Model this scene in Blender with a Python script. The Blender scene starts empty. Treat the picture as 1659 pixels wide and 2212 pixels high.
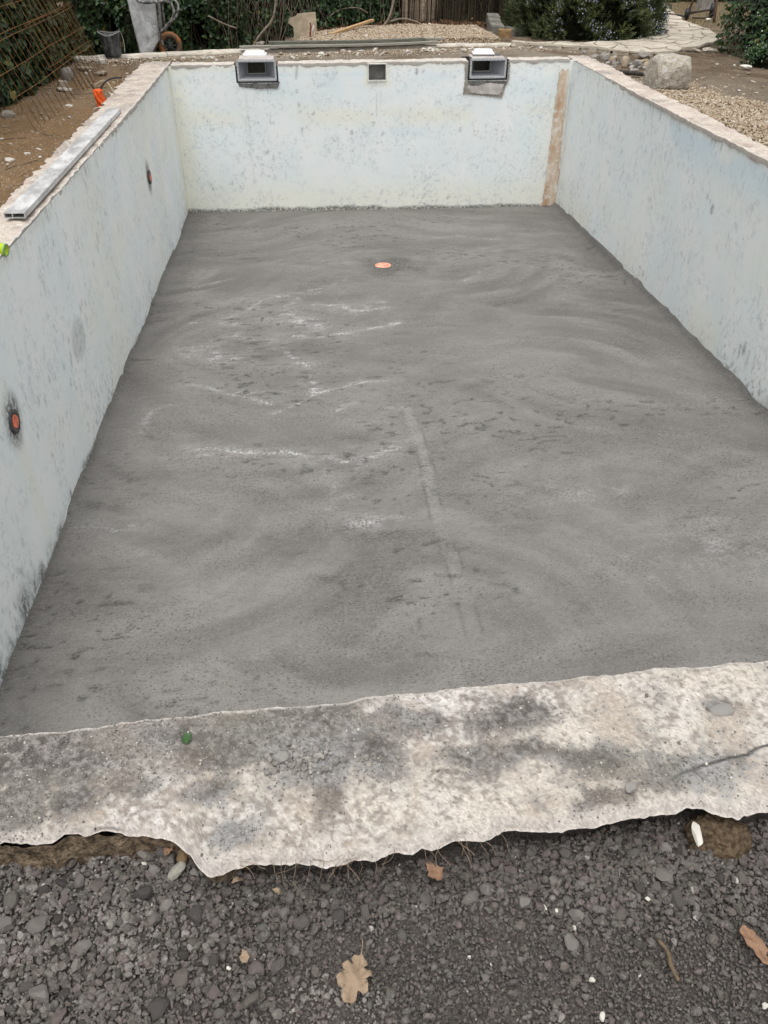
import bpy, bmesh, math, random
import numpy as np
from mathutils import Vector, Matrix
R = math.radians
SC = bpy.context.scene
COL = SC.collection

# ------------------------------------------------------------------ camera
cam = bpy.data.cameras.new('camera'); camo = bpy.data.objects.new('camera', cam); COL.objects.link(camo)
cam.sensor_fit = 'HORIZONTAL'; cam.sensor_width = 36.0; cam.lens = 36.0 * 1664.0 / 1659.0
cam.clip_start = 0.05; cam.clip_end = 1500
camo.location = (1.626, -1.094, 1.344)
camo.rotation_mode = 'XYZ'
camo.rotation_euler = (R(90 - 37.142), 0, R(-5.232))
SC.camera = camo
# ------------------------------------------------------------------ sky, overcast light
SUN_EL, SUN_AZ = 74.0, 195.0
w = bpy.data.worlds.new('World'); SC.world = w; w.use_nodes = True
wn = w.node_tree; bg = wn.nodes['Background']
sky = wn.nodes.new('ShaderNodeTexSky'); sky.sky_type = 'NISHITA'; sky.sun_disc = False
sky.sun_elevation = R(SUN_EL); sky.sun_rotation = R(SUN_AZ)
sky.air_density = 1.0; sky.dust_density = 4.0; sky.ozone_density = 1.0
hs = wn.nodes.new('ShaderNodeHueSaturation'); hs.inputs['Saturation'].default_value = 0.06
wn.links.new(sky.outputs[0], hs.inputs['Color']); wn.links.new(hs.outputs[0], bg.inputs[0])
bg.inputs[1].default_value = 0.15
sun = bpy.data.lights.new('sun', 'SUN'); suno = bpy.data.objects.new('sun', sun); COL.objects.link(suno)
sun.energy = 0.6; sun.angle = R(35); sun.color = (1.0, 0.97, 0.93)
suno.rotation_euler = (R(90 - SUN_EL), 0, R(180 - SUN_AZ))
SC.view_settings.view_transform = 'Standard'; SC.view_settings.look = 'None'
SC.view_settings.gamma = 1.0; SC.view_settings.use_curve_mapping = False
SC.view_settings.exposure = 0.50
SC.render.engine = 'CYCLES'
SC.cycles.max_bounces = 5; SC.cycles.diffuse_bounces = 3; SC.cycles.glossy_bounces = 2

rng = np.random.default_rng(7); random.seed(7)

# ------------------------------------------------------------------ numeric helpers
def _h(ix, iy, s):
    n = (ix.astype(np.int64) * 374761393 + iy.astype(np.int64) * 668265263 + s * 1442695041) & 0x7fffffff
    n = ((n ^ (n >> 13)) * 1274126177) & 0x7fffffff
    return ((n ^ (n >> 16)) & 0xffff) / 65535.0
def vn(x, y, s=0):
    x = np.asarray(x, float); y = np.asarray(y, float)
    ix = np.floor(x); iy = np.floor(y); fx = x - ix; fy = y - iy
    fx = fx * fx * (3 - 2 * fx); fy = fy * fy * (3 - 2 * fy)
    a = _h(ix, iy, s); b = _h(ix + 1, iy, s); c = _h(ix, iy + 1, s); d = _h(ix + 1, iy + 1, s)
    return (a * (1 - fx) + b * fx) * (1 - fy) + (c * (1 - fx) + d * fx) * fy
def fbm(x, y, o=4, s=0):
    t = 0; a = .5; n = 0
    for i in range(o):
        t = t + a * vn(x, y, s + i * 17); n += a; x = x * 2.03 + 7.1; y = y * 2.03 + 3.7; a *= .5
    return t / n
def sst(a, b, x):
    t = np.clip((x - a) / (b - a), 0, 1); return t * t * (3 - 2 * t)
def pldist(px, py, pts):
    """distance to a polyline and signed side"""
    d = np.full(np.shape(px), 1e9); sd = np.zeros(np.shape(px))
    for (ax, ay), (bx, by) in zip(pts[:-1], pts[1:]):
        vx, vy = bx - ax, by - ay; l2 = vx * vx + vy * vy + 1e-12
        t = np.clip(((px - ax) * vx + (py - ay) * vy) / l2, 0, 1)
        dx, dy = px - ax - t * vx, py - ay - t * vy; dd = np.hypot(dx, dy)
        m = dd < d; d = np.where(m, dd, d); sd = np.where(m, np.sign(vx * dy - vy * dx), sd)
    return d, sd

# ------------------------------------------------------------------ mesh helpers
def rawmesh(name, V, F, m=None, parent=None, smooth=False, attrs=None, cols=None, link=True):
    V = np.asarray(V, np.float32).reshape(-1, 3); F = np.asarray(F, np.int32); k = F.shape[1]
    me = bpy.data.meshes.new(name)
    me.vertices.add(len(V)); me.vertices.foreach_set('co', V.ravel())
    me.loops.add(F.size); me.loops.foreach_set('vertex_index', F.ravel())
    me.polygons.add(len(F)); me.polygons.foreach_set('loop_start', np.arange(0, F.size, k, dtype=np.int32))
    me.polygons.foreach_set('use_smooth', np.full(len(F), smooth))
    for an, av in (attrs or {}).items():
        a = me.attributes.new(an, 'FLOAT', 'POINT'); a.data.foreach_set('value', np.asarray(av, np.float32).ravel())
    for an, av in (cols or {}).items():
        a = me.attributes.new(an, 'FLOAT_COLOR', 'POINT')
        av = np.asarray(av, np.float32).reshape(-1, 3)
        a.data.foreach_set('color', np.concatenate([av, np.ones((len(av), 1), np.float32)], 1).ravel())
    me.update(calc_edges=True); me.validate()
    if m: me.materials.append(m)
    if not link: return me
    return addobj(name, me, parent)
def addobj(name, me, parent=None):
    o = bpy.data.objects.new(name, me); COL.objects.link(o)
    if parent: o.parent = parent
    return o
def gridfaces(n, m, skip=None):
    i, j = np.meshgrid(np.arange(n - 1), np.arange(m - 1), indexing='ij')
    a = i * m + j; F = np.stack([a, a + m, a + m + 1, a + 1], -1)
    if skip is not None: F = F[~skip]
    return F.reshape(-1, 4)
def bmobj(name, bm, m=None, parent=None, smooth=False, link=True):
    me = bpy.data.meshes.new(name); bm.to_mesh(me); bm.free()
    if smooth:
        for p in me.polygons: p.use_smooth = True
    if m: me.materials.append(m)
    return addobj(name, me, parent) if link else me
def empty(name, loc=(0, 0, 0), rz=0):
    o = bpy.data.objects.new(name, None); COL.objects.link(o); o.location = loc; o.rotation_euler = (0, 0, rz)
    o.empty_display_size = .1
    return o
def tag(o, label=None, cat=None, group=None, kind=None):
    if label: o['label'] = label
    if cat: o['category'] = cat
    if group: o['group'] = group
    if kind: o['kind'] = kind
    return o
def bmbox(bm, c, s, rot=None, bev=0.0):
    r = bmesh.ops.create_cube(bm, size=1.0); vs = r['verts']
    bmesh.ops.scale(bm, vec=s, verts=vs)
    if bev > 0:
        es = list({e for v in vs for e in v.link_edges})
        rr = bmesh.ops.bevel(bm, geom=es, offset=bev, segments=2, affect='EDGES', profile=.5)
        vs = list({v for f in rr['faces'] for v in f.verts} | {v for v in vs if v.is_valid})
    if rot: bmesh.ops.rotate(bm, cent=(0, 0, 0), matrix=rot, verts=vs)
    bmesh.ops.translate(bm, vec=c, verts=vs)
    return vs
def box(name, c, s, m, parent=None, rot=None, bev=0.004):
    bm = bmesh.new(); bmbox(bm, c, s, rot, bev); return bmobj(name, bm, m, parent)
def tubegeo(path, rad, n=8, cap=True):
    P = [Vector(p) for p in path]; V = []; F = []
    rad = rad if hasattr(rad, '__len__') else [rad] * len(P)
    up = Vector((0, 0, 1)); prev = None
    for i, p in enumerate(P):
        t = (P[min(i + 1, len(P) - 1)] - P[max(i - 1, 0)]).normalized()
        if prev is None:
            a = t.cross(up if abs(t.z) < .95 else Vector((1, 0, 0))).normalized()
        else:
            a = (prev - t * prev.dot(t)).normalized()
        prev = a; b = t.cross(a)
        for k in range(n):
            an = 2 * math.pi * k / n; V.append(p + (a * math.cos(an) + b * math.sin(an)) * rad[i])
    for i in range(len(P) - 1):
        for k in range(n):
            F.append((i * n + k, i * n + (k + 1) % n, (i + 1) * n + (k + 1) % n, (i + 1) * n + k))
    if cap:
        F.append(tuple(range(n))[::-1]); F.append(tuple((len(P) - 1) * n + k for k in range(n)))
    return V, F
def pyobj(name, V, F, m, parent=None, smooth=False):
    me = bpy.data.meshes.new(name); me.from_pydata([tuple(v) for v in V], [], F); me.update()
    if smooth:
        for p in me.polygons: p.use_smooth = len(p.vertices) <= 4
    if m: me.materials.append(m)
    return addobj(name, me, parent)
def tube(name, path, rad, m, parent=None, n=8):
    V, F = tubegeo(path, rad, n); return pyobj(name, V, F, m, parent, True)
def spline(pts, n=6):
    P = [Vector(p) for p in pts]; P = [P[0] * 2 - P[1]] + P + [P[-1] * 2 - P[-2]]; o = []
    for i in range(1, len(P) - 2):
        for k in range(n):
            t = k / n; a, b, c, d = P[i - 1:i + 3]
            o.append(.5 * ((2 * b) + (c - a) * t + (2 * a - 5 * b + 4 * c - d) * t * t + (3 * b - a - 3 * c + d) * t ** 3))
    o.append(P[-2]); return o
def ico(sub):
    bm = bmesh.new(); bmesh.ops.create_icosphere(bm, subdivisions=sub, radius=1.0)
    V = np.array([v.co[:] for v in bm.verts]); F = np.array([[v.index for v in f.verts] for f in bm.faces]); bm.free()
    return V, F
ICO = {s: ico(s) for s in (1, 2, 3, 4)}
def rockgeo(seed, sub=2, planes=9, cut=(.62, .92), rough=.06):
    r = np.random.default_rng(seed); V, F = ICO[sub]; V = V.copy()
    for i in range(planes):
        n = r.normal(size=3); n /= np.linalg.norm(n); d = r.uniform(*cut)
        e = np.maximum(0, V @ n - d); V -= e[:, None] * n
    if rough:
        V *= (1 + rough * (fbm(V[:, 0] * 2.5 + seed, V[:, 1] * 2.5 + V[:, 2] * 1.7, 3, seed) - .5)[:, None] * 2)
    return V, F
def rotmats(n, r):
    q = r.normal(size=(n, 4)); q /= np.linalg.norm(q, axis=1)[:, None]; a, b, c, d = q.T
    return np.stack([1 - 2 * (c * c + d * d), 2 * (b * c - a * d), 2 * (b * d + a * c), 2 * (b * c + a * d), 1 - 2 * (b * b + d * d), 2 * (c * d - a * b), 2 * (b * d - a * c), 2 * (c * d + a * b), 1 - 2 * (b * b + c * c)], -1).reshape(n, 3, 3)
def yawmats(n, r, tilt=.35):
    a = r.uniform(0, 2 * np.pi, n); c, s = np.cos(a), np.sin(a); z = np.zeros(n); o = np.ones(n)
    A = np.stack([c, -s, z, s, c, z, z, z, o], -1).reshape(n, 3, 3)
    t = r.normal(0, tilt, n); c, s = np.cos(t), np.sin(t)
    B = np.stack([o, z, z, z, c, -s, z, s, c], -1).reshape(n, 3, 3)
    return B @ A
def scatter(vars_, pos, size, mats, tone, squash=None):
    """join copies of the base shapes into one vertex/face set"""
    pos = np.asarray(pos); n = len(pos); k = len(vars_); Vs = []; Fs = []; Ts = []; off = 0
    sz = np.asarray(size); sz = sz if sz.ndim == 2 else np.repeat(sz[:, None], 3, 1)
    for i, (V, F) in enumerate(vars_):
        id_ = np.arange(i, n, k)
        if not len(id_): continue
        v = (V[None] * sz[id_][:, None, :]) @ mats[id_].transpose(0, 2, 1) + pos[id_][:, None, :]
        f = F[None] + (np.arange(len(id_)) * len(V))[:, None, None] + off
        Vs.append(v.reshape(-1, 3)); Fs.append(f.reshape(-1, F.shape[1])); Ts.append(np.repeat(np.asarray(tone)[id_], len(V), 0)); off += len(id_) * len(V)
    return np.concatenate(Vs), np.concatenate(Fs), np.concatenate(Ts)

# ------------------------------------------------------------------ material helpers
class Mt:
    def __init__(s, name, rough=.9, spec=.25, metal=0.0):
        s.m = bpy.data.materials.new(name); s.m.use_nodes = True; s.t = s.m.node_tree
        s.b = s.t.nodes['Principled BSDF']; s.b.inputs['Roughness'].default_value = rough
        s.b.inputs['Specular IOR Level'].default_value = spec; s.b.inputs['Metallic'].default_value = metal
        s.co = s.t.nodes.new('ShaderNodeTexCoord').outputs['Object']
    def set(s, inp, v):
        if hasattr(v, 'is_linked') or hasattr(v, 'links'): s.t.links.new(v, inp)
        else:
            if hasattr(inp.default_value, '__len__') and hasattr(v, '__len__') and len(v) == 3 and len(inp.default_value) == 4: v = (*v, 1)
            inp.default_value = v
    def map(s, scale=(1, 1, 1), v=None, loc=(0, 0, 0)):
        n = s.t.nodes.new('ShaderNodeMapping'); s.set(n.inputs['Vector'], v or s.co); n.inputs['Scale'].default_value = scale; n.inputs['Location'].default_value = loc
        return n.outputs[0]
    def noise(s, scale, det=4, rough=.55, v=None, dist=0.0):
        n = s.t.nodes.new('ShaderNodeTexNoise'); s.set(n.inputs['Vector'], v or s.co)
        n.inputs['Scale'].default_value = scale; n.inputs['Detail'].default_value = det; n.inputs['Roughness'].default_value = rough; n.inputs['Distortion'].default_value = dist
        return n.outputs['Fac']
    def vor(s, scale, v=None, feature='F1'):
        n = s.t.nodes.new('ShaderNodeTexVoronoi'); s.set(n.inputs['Vector'], v or s.co); n.inputs['Scale'].default_value = scale; n.feature = feature
        return n.outputs['Distance']
    def rng(s, v, a, b, c=0.0, d=1.0):
        n = s.t.nodes.new('ShaderNodeMapRange'); n.interpolation_type = 'SMOOTHSTEP'
        s.set(n.inputs[0], v); n.inputs[1].default_value = a; n.inputs[2].default_value = b; n.inputs[3].default_value = c; n.inputs[4].default_value = d
        return n.outputs[0]
    def mth(s, op, a, b=0.0):
        n = s.t.nodes.new('ShaderNodeMath'); n.operation = op; s.set(n.inputs[0], a); s.set(n.inputs[1], b); return n.outputs[0]
    def mix(s, f, a, b, mode='MIX'):
        n = s.t.nodes.new('ShaderNodeMix'); n.data_type = 'RGBA'; n.blend_type = mode
        s.set(n.inputs[0], f); s.set(n.inputs[6], a); s.set(n.inputs[7], b); return n.outputs[2]
    def attr(s, name):
        n = s.t.nodes.new('ShaderNodeAttribute'); n.attribute_name = name; return n
    def sep(s, c):
        n = s.t.nodes.new('ShaderNodeSeparateColor'); s.set(n.inputs[0], c); return n.outputs
    def sepxyz(s):
        n = s.t.nodes.new('ShaderNodeSeparateXYZ'); s.set(n.inputs[0], s.co); return n.outputs
    def rand(s):
        return s.t.nodes.new('ShaderNodeObjectInfo').outputs['Random']
    def ramp(s, f, stops):
        n = s.t.nodes.new('ShaderNodeValToRGB'); s.set(n.inputs[0], f); e = n.color_ramp.elements
        while len(e) < len(stops): e.new(.5)
        for q, (p, c) in zip(e, stops): q.position = p; q.color = (*c, 1)
        return n.outputs[0]
    def bump(s, h, strength=.5, dist=.01, prev=None):
        n = s.t.nodes.new('ShaderNodeBump'); s.set(n.inputs['Height'], h); n.inputs['Strength'].default_value = strength; n.inputs['Distance'].default_value = dist
        if prev: s.set(n.inputs['Normal'], prev)
        return n.outputs[0]
    def out(s, col=None, nrm=None, rough=None):
        if col is not None: s.set(s.b.inputs['Base Color'], col)
        if nrm is not None: s.set(s.b.inputs['Normal'], nrm)
        if rough is not None: s.set(s.b.inputs['Roughness'], rough)
        return s.m
def simple(name, c, var=.25, scale=20, rough=.7, spec=.3, metal=0.0, bump=.2, bs=60, bd=.003):
    M = Mt(name, rough, spec, metal); n = M.noise(scale, 4)
    col = M.mix(M.rng(n, .3, .7), tuple(x * (1 - var) for x in c), tuple(min(1, x * (1 + var)) for x in c))
    return M.out(col, M.bump(M.noise(bs, 4), bump, bd))

# ---- floor screed: attribute 'screed' = (laitance, tone, dark)
M = Mt('fresh_screed', .85, .3)
r_, g_, b_ = M.sep(M.attr('screed').outputs['Color'])[:3]
n1 = M.noise(7, 4, .6, M.map((1, 2.4, 1))); n2 = M.noise(48, 3, .65, M.map((1, 1.6, 1))); n3 = M.noise(110, 2, .6)
zone = M.rng(M.noise(1.6, 3, .6, M.map((1, 1.8, 1))), .38, .62)
n4 = M.noise(85, 2, .6, M.map((1, 1.5, 1), None, (4, 2, 0))); n5 = M.noise(24, 4, .7, M.map((1, 1.7, 1)))
base = M.mix(g_, (.140, .130, .119), (.268, .255, .237))
base = M.mix(M.rng(n1, .35, .7, 0, .4), base, (.205, .197, .186))
base = M.mix(M.rng(n5, .50, .70, 0, .35), base, (.130, .121, .110))
base = M.mix(M.rng(n5, .48, .30, 0, .35), base, (.26, .25, .236))
base = M.mix(M.mth('MULTIPLY', M.rng(n2, .575, .65), M.mth('ADD', M.mth('MULTIPLY', zone, .65), .15)), base, (.060, .056, .050))
base = M.mix(M.mth('MULTIPLY', M.rng(n4, .58, .68), M.mth('ADD', M.mth('MULTIPLY', zone, .45), .4)), base, (.075, .07, .063))
base = M.mix(M.rng(n4, .42, .30, 0, .55), base, (.31, .30, .287))
base = M.mix(M.rng(n3, .56, .72, 0, .4), base, (.10, .094, .087))
lw = M.mth('MULTIPLY', r_, M.rng(M.noise(48, 4, .75), .42, .58, .0, 1.0))
base = M.mix(lw, base, (.56, .56, .55))
dk = M.mth('MULTIPLY', b_, M.rng(M.noise(45, 4, .7, M.map((1, 2., 1))), .38, .60, .1, 1.0))
base = M.mix(dk, base, (.060, .058, .050))
nr = M.bump(n4, .5, .006, M.bump(n5, .6, .016))
SCREED = M.out(base, nr, M.rng(n1, .3, .7, .72, .92))

# ---- painted pool wall: attribute 'wear' = (dark, cream, blue)
def wallmat(name, vs):
    M = Mt(name, .78, .3)
    r_, g_, b_ = M.sep(M.attr('wear').outputs['Color'])[:3]
    st = M.map(vs)
    n1 = M.noise(2.2, 5, .6, st); n2 = M.noise(20, 5, .72, st, .4); n3 = M.noise(60, 3, .7, st); n4 = M.noise(2.6, 4, .65, M.map((1, 1, 1), None, (3, 9, 2)))
    col = M.mix(M.rng(n1, .32, .68), (.795, .862, .868), (.868, .890, .880))
    col = M.mix(g_, col, (.85, .845, .745))
    col = M.mix(b_, col, (.66, .78, .85))
    bl = M.mth('MULTIPLY', M.rng(n2, .50, .68), M.rng(n4, .36, .60, .08, .9))
    col = M.mix(bl, col, (.555, .595, .61))
    fine = M.mth('MULTIPLY', M.rng(n3, .54, .70), M.rng(n4, .42, .62, .05, .75))
    col = M.mix(fine, col, (.49, .52, .53))
    dk = M.mth('MULTIPLY', r_, M.rng(M.noise(50, 4, .75, M.map((1, 1, 1), st, (5, 5, 5))), .36, .58, .25, 1.0))
    col = M.mix(dk, col, (.075, .073, .068))
    return M.out(col, M.bump(n3, .25, .006, M.bump(n2, .3, .01)), .8)
WALLX = wallmat('pool_paint_side', (1, 1, .6)); WALLY = wallmat('pool_paint_end', (1, 1, .8))

# ---- crumbling rim: attribute 'wear' = (cream, grey dirt, dark in low spots and skirts)
M = Mt('broken_rim', .95, .2)
r_, g_, b_ = M.sep(M.attr('wear').outputs['Color'])[:3]
n1 = M.noise(14, 5, .7); n2 = M.noise(60, 5, .75); n3 = M.noise(150, 4, .7)
lime = M.mix(M.rng(n1, .3, .7), (.53, .445, .38), (.67, .62, .54))
lime = M.mix(M.rng(M.noise(5, 3), .45, .65, 0, .7), lime, (.47, .375, .335))
lime = M.mix(M.rng(n2, .50, .66, 0, .85), lime, (.36, .305, .26))
lime = M.mix(M.rng(n3, .58, .75, 0, .6), lime, (.19, .16, .145))
grey = M.mix(M.rng(n2, .3, .7), (.185, .165, .15), (.36, .335, .31))
grey = M.mix(M.rng(M.noise(8, 4), .5, .7, 0, .8), grey, (.20, .155, .115))
k = M.rng(M.mth('ADD', g_, M.mth('ADD', M.mth('MULTIPLY', M.mth('SUBTRACT', M.noise(45, 4, .8), .5), 1.9), M.mth('MULTIPLY', M.mth('SUBTRACT', M.noise(130, 3, .7), .5), 1.5))), .34, .60)
col = M.mix(k, lime, grey)
col = M.mix(M.mth('MULTIPLY', r_, M.rng(n1, .3, .6, .5, 1)), col, (.66, .63, .58))
col = M.mix(b_, col, (.07, .055, .042))
RIM = M.out(col, M.bump(n3, .6, .004, M.bump(n2, .6, .01)))

M = Mt('near_rim_concrete', .95, .2); nn_ = M.noise(220, 3, .7); NRIM = M.out(M.mix(M.rng(nn_, .52, .72, 0, .5), M.attr('wear').outputs['Color'], (.16, .14, .125)), M.bump(nn_, .5, .003, M.bump(M.noise(70, 4, .7), .5, .006)))

# ---- dirt ground: attribute 'zone' = (pale, brown-warm, dry grass)
M = Mt('bare_earth', .97, .15)
r_, g_, b_ = M.sep(M.attr('zone').outputs['Color'])[:3]
n1 = M.noise(2.5, 5, .65); n2 = M.noise(15, 5, .75); n3 = M.noise(60, 3, .7)
col = M.mix(M.rng(n1, .35, .65), (.195, .140, .092), (.32, .245, .172))
col = M.mix(M.mth('MULTIPLY', g_, M.rng(n1, .3, .7, .6, 1)), col, (.44, .27, .13))
col = M.mix(r_, col, (.42, .36, .285))
col = M.mix(M.mth('MULTIPLY', b_, M.rng(n3, .3, .7, .4, 1)), col, (.30, .235, .13))
col = M.mix(M.rng(n2, .54, .75, 0, .55), col, (.115, .078, .048))
col = M.mix(M.rng(n3, .62, .76, 0, .6), col, (.46, .40, .32))
EARTH = M.out(col, M.bump(n3, .6, .015, M.bump(n2, .9, .06)))

def stonemat(name, stops, attr=True, fine=90):
    M = Mt(name, .93, .2)
    f = M.attr('tone').outputs['Fac'] if attr else M.rand()
    col = M.ramp(f, stops); n = M.noise(fine, 4, .7)
    col = M.mix(M.rng(n, .40, .66, 0, .75), col, M.mix(.8, col, (.35, .33, .31), 'MULTIPLY'))
    col = M.mix(M.rng(M.noise(fine * .3, 3), .55, .75, 0, .35), col, M.mix(.55, col, (.55, .52, .5), 'MIX'))
    return M.out(col, M.bump(n, .5, .004))
LAVA = [(0, (.056, .050, .046)), (.22, (.108, .098, .090)), (.42, (.147, .133, .123)), (.55, (.134, .127, .110)), (.70, (.164, .134, .125)), (.84, (.183, .166, .153)), (.93, (.232, .212, .195)), (.985, (.31, .285, .26)), (1, (.60, .57, .52))]
GRAV = stonemat('lava_gravel', LAVA, True, 260); STONE = stonemat('lava_stone', LAVA[:7], False, 160)
PALE = [(0, (.26, .19, .125)), (.3, (.40, .31, .215)), (.6, (.50, .405, .30)), (.9, (.58, .49, .385)), (1, (.72, .68, .6))]
PGRAV = stonemat('limestone_gravel', PALE, True, 60); PSTONE = stonemat('limestone_stone', PALE, False, 60)
CHIP = stonemat('rubble_chip', [(0, (.30, .24, .17)), (.3, (.45, .39, .31)), (.6, (.56, .51, .44)), (1, (.74, .71, .64))], False, 60)
GREYR = stonemat('grey_rubble', [(0, (.24, .225, .20)), (.5, (.33, .31, .285)), (1, (.47, .44, .39))], False, 30)
CRUMB = stonemat('grey_crumb', [(0, (.17, .15, .135)), (.5, (.25, .23, .21)), (.85, (.34, .32, .295)), (1, (.66, .62, .55))], True, 220)
M = Mt('boulder_limestone', .9, .2); n1 = M.noise(4, 6, .65, None, .6); n2 = M.noise(16, 5, .7)
col = M.ramp(n1, [(.3, (.54, .455, .345)), (.5, (.66, .595, .495)), (.7, (.78, .75, .69))])
col = M.mix(M.rng(n2, .58, .74, 0, .5), col, (.40, .32, .235))
col = M.mix(M.rng(M.noise(3, 4), .62, .68), col, (.74, .72, .68))
BOULD = M.out(col, M.bump(n2, .8, .03, M.bump(n1, .9, .08)))

# ==================================================================== geometry of the pool
XL, XR = -0.01, 4.97
def fz(y):
    return -1.605 - .095 * sst(4, 10, y)
def fary(x): return 9.79 - .032 * x
def rimz(side, t):
    """height of the rim top along each side"""
    if side == 'L': return .03 * (t / 9.8) ** 2
    if side == 'R': return .01 + .052 * (t / 9.7) ** 2 - .012
    return .03 + .032 * t / 5.0
pool = tag(empty('swimming_pool', (2.48, 4.9, -1.7)), 'emptied rectangular pool with pale blue painted walls and fresh grey screed floor', 'swimming pool')
def pp(o):
    o.parent = pool; o.matrix_parent_inverse = Matrix.Translation((-2.48, -4.9, 1.7)); return o

# ---- floor
xs = np.linspace(XL - .06, XR + .10, 340); ys = np.linspace(-.05, 9.83, 650)
X, Y = np.meshgrid(xs, ys, indexing='ij')
wy = Y + .35 * (fbm(X * .8, Y * .8, 3, 3) - .5) + .10 * np.sin(X * 1.1 + 1)
fr_ = np.random.default_rng(5); num = np.zeros_like(X); den = np.zeros_like(X) + 1e-6; rdg = np.zeros_like(X)
Xw_ = X + .10 * (fbm(X * 2.5, Y * 2.5, 3, 25) - .5); Yw_ = Y + .10 * (fbm(X * 2.5, Y * 2.5, 3, 26) - .5)
for k_ in range(46):
    px, py = fr_.uniform(0, 5), fr_.uniform(.3, 9.8); ang = fr_.choice([-1, 1]) * np.pi / 2 + fr_.normal(0, .45); rr = fr_.uniform(.7, 1.7); cx, cy = px + rr * np.cos(ang), py + rr * np.sin(ang)
    wgt = np.exp(-(((X - px) / .75) ** 2 + ((Y - py) / .55) ** 2)) ** 1.3; rk = np.hypot(Xw_ - cx, Yw_ - cy); th = np.arctan2(Yw_ - cy, Xw_ - cx)
    q_ = fbm(rk * 7 + k_ * 9, th * 1.6 + k_, 5, 200 + k_); num += wgt * q_; den += wgt; rdg = np.maximum(rdg, wgt * sst(.90, .99, 1 - np.abs(q_ - .52) * 2))
tone = .75 * num / den + .25 * fbm(X * 1.2, Y * 1.6, 4, 27)
tone = .02 + .92 * sst(.28, .72, tone)
LAIT = [('A', .030, .85, [(.72, 5.96), (.96, 6.18), (1.08, 6.49), (1.27, 6.54), (1.44, 6.61), (1.62, 6.72), (1.8, 6.8), (1.97, 7.01)]),
 ('a', .025, .5, [(.43, 5.94), (.65, 5.97), (.74, 6.01)]), ('B', .030, .8, [(1.21, 6.16), (1.4, 6.34), (1.44, 6.49), (1.75, 6.71)]),
 ('C', .035, .9, [(.72, 5.90), (.92, 5.86), (1.12, 5.98), (1.26, 6.02), (1.44, 6.14)]), ('D', .075, 1.0, [(1.36, 6.09), (1.44, 5.89), (1.5, 5.78), (1.64, 5.74)]),
 ('E', .06, .55, [(1.61, 6.26), (1.87, 6.24), (2.01, 6.08), (2.33, 6.14)]), ('e', .05, .5, [(2.16, 6.21), (2.3, 6.29)]),
 ('F', .028, .8, [(.9, 5.6), (1.07, 5.5), (1.17, 5.47), (1.27, 5.58), (1.52, 5.51), (1.87, 5.52), (2.08, 5.62), (2.39, 5.75)]),
 ('G', .05, .5, [(1.19, 5.46), (1.03, 5.2), (.91, 5.09), (.76, 5.06)]), ('H', .045, .85, [(1.31, 5.29), (1.4, 5.08), (1.53, 4.88), (1.57, 4.58), (1.58, 4.43)]),
 ('I', .13, .45, [(.52, 5.3), (.62, 5.38), (.78, 5.1)]), ('J', .022, .7, [(.47, 4.64), (.7, 4.6), (.81, 4.5), (1.05, 4.37), (1.24, 4.25)]),
 ('K', .022, .7, [(1.24, 4.08), (1.41, 4.2), (1.58, 4.39), (1.86, 4.51), (2.03, 4.55), (2.28, 4.57)]), ('L', .02, .75, [(1.7, 4.06), (1.8, 4.13), (1.89, 4.17)]),
 ('M', .035, .8, [(.65, 3.65), (.89, 3.64), (1.09, 3.57), (1.44, 3.52), (1.5, 3.49)]), ('m', .05, .35, [(1.52, 3.45), (1.57, 3.32), (1.64, 3.21), (1.66, 3.05), (1.65, 2.9), (1.63, 2.82)]),
 ('N', .03, .7, [(.75, 3.56), (.9, 3.54), (1.02, 3.53)]), ('O', .045, .6, [(1.66, 3.43), (1.73, 3.38), (1.87, 3.4), (2.01, 3.47), (2.19, 3.57), (2.27, 3.59)]),
 ('P', .03, .8, [(2.16, 4.1), (2.24, 4.06)]), ('R', .05, .45, [(1.84, 2.69), (2.02, 2.69), (2.22, 2.68)]), ('T', .03, .45, [(1.58, 4.43), (1.24, 4.45), (1.03, 4.44), (.83, 4.5)]),
 ('q', .02, .8, [(2.255, 3.27), (2.27, 3.10)]), ('U', .02, .5, [(.35, 6.9), (.6, 7.1), (.75, 7.15)]), ('V', .03, .35, [(2.9, 8.3), (3.4, 8.45), (3.9, 8.2)]), ('W', .03, .3, [(3.2, 6.8), (3.5, 7.2), (3.9, 7.5)]),
 ('X', .03, .5, [(.28, 3.9), (.32, 4.2), (.45, 4.3)]), ('Y', .05, .4, [(.18, 2.8), (.3, 2.75), (.42, 2.8)]), ('Z', .12, .22, [(2.9, 2.9), (3.3, 2.8)]), ('z', .16, .22, [(3.6, 2.4), (4.2, 2.2)])]
lait = .16 * rdg * sst(.45, .7, fbm(X * 1.5, Y * 2, 3, 28)); hz_ = np.zeros_like(X)
wx2 = X + .05 * (fbm(X * 5, Y * 5, 3, 31) - .5); wy2 = Y + .07 * (fbm(X * 5, Y * 5, 3, 41) - .5)
for _, wd, a, p in LAIT:
    d, _s = pldist(wx2, wy2, p)
    wd = wd * .6; a = a * .85; core = np.exp(-(d / wd) ** 2) * a; halo = .16 * a * np.exp(-(d / (wd * 4)) ** 2)
    hz_ = np.maximum(hz_, a * np.exp(-(d / (wd * 3.2)) ** 2)); lait = np.maximum(lait, core); tone = np.clip(tone + halo, 0, 1)
for (x0, y0, rx, ry, a_) in ((1.55, 5.88, .28, .12, .42), (2.05, 6.12, .3, .1, .3), (.62, 5.25, .22, .14, .38), (1.1, 5.95, .25, .08, .35), (1.9, 2.68, .3, .06, .3), (3.4, 2.85, .5, .12, .22), (1.7, 3.38, .2, .07, .3), (1.45, 4.95, .18, .12, .25)): lait = np.maximum(lait, a_ * np.exp(-((wx2 - x0) / rx) ** 2 - ((wy2 - y0) / ry) ** 2))
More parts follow.
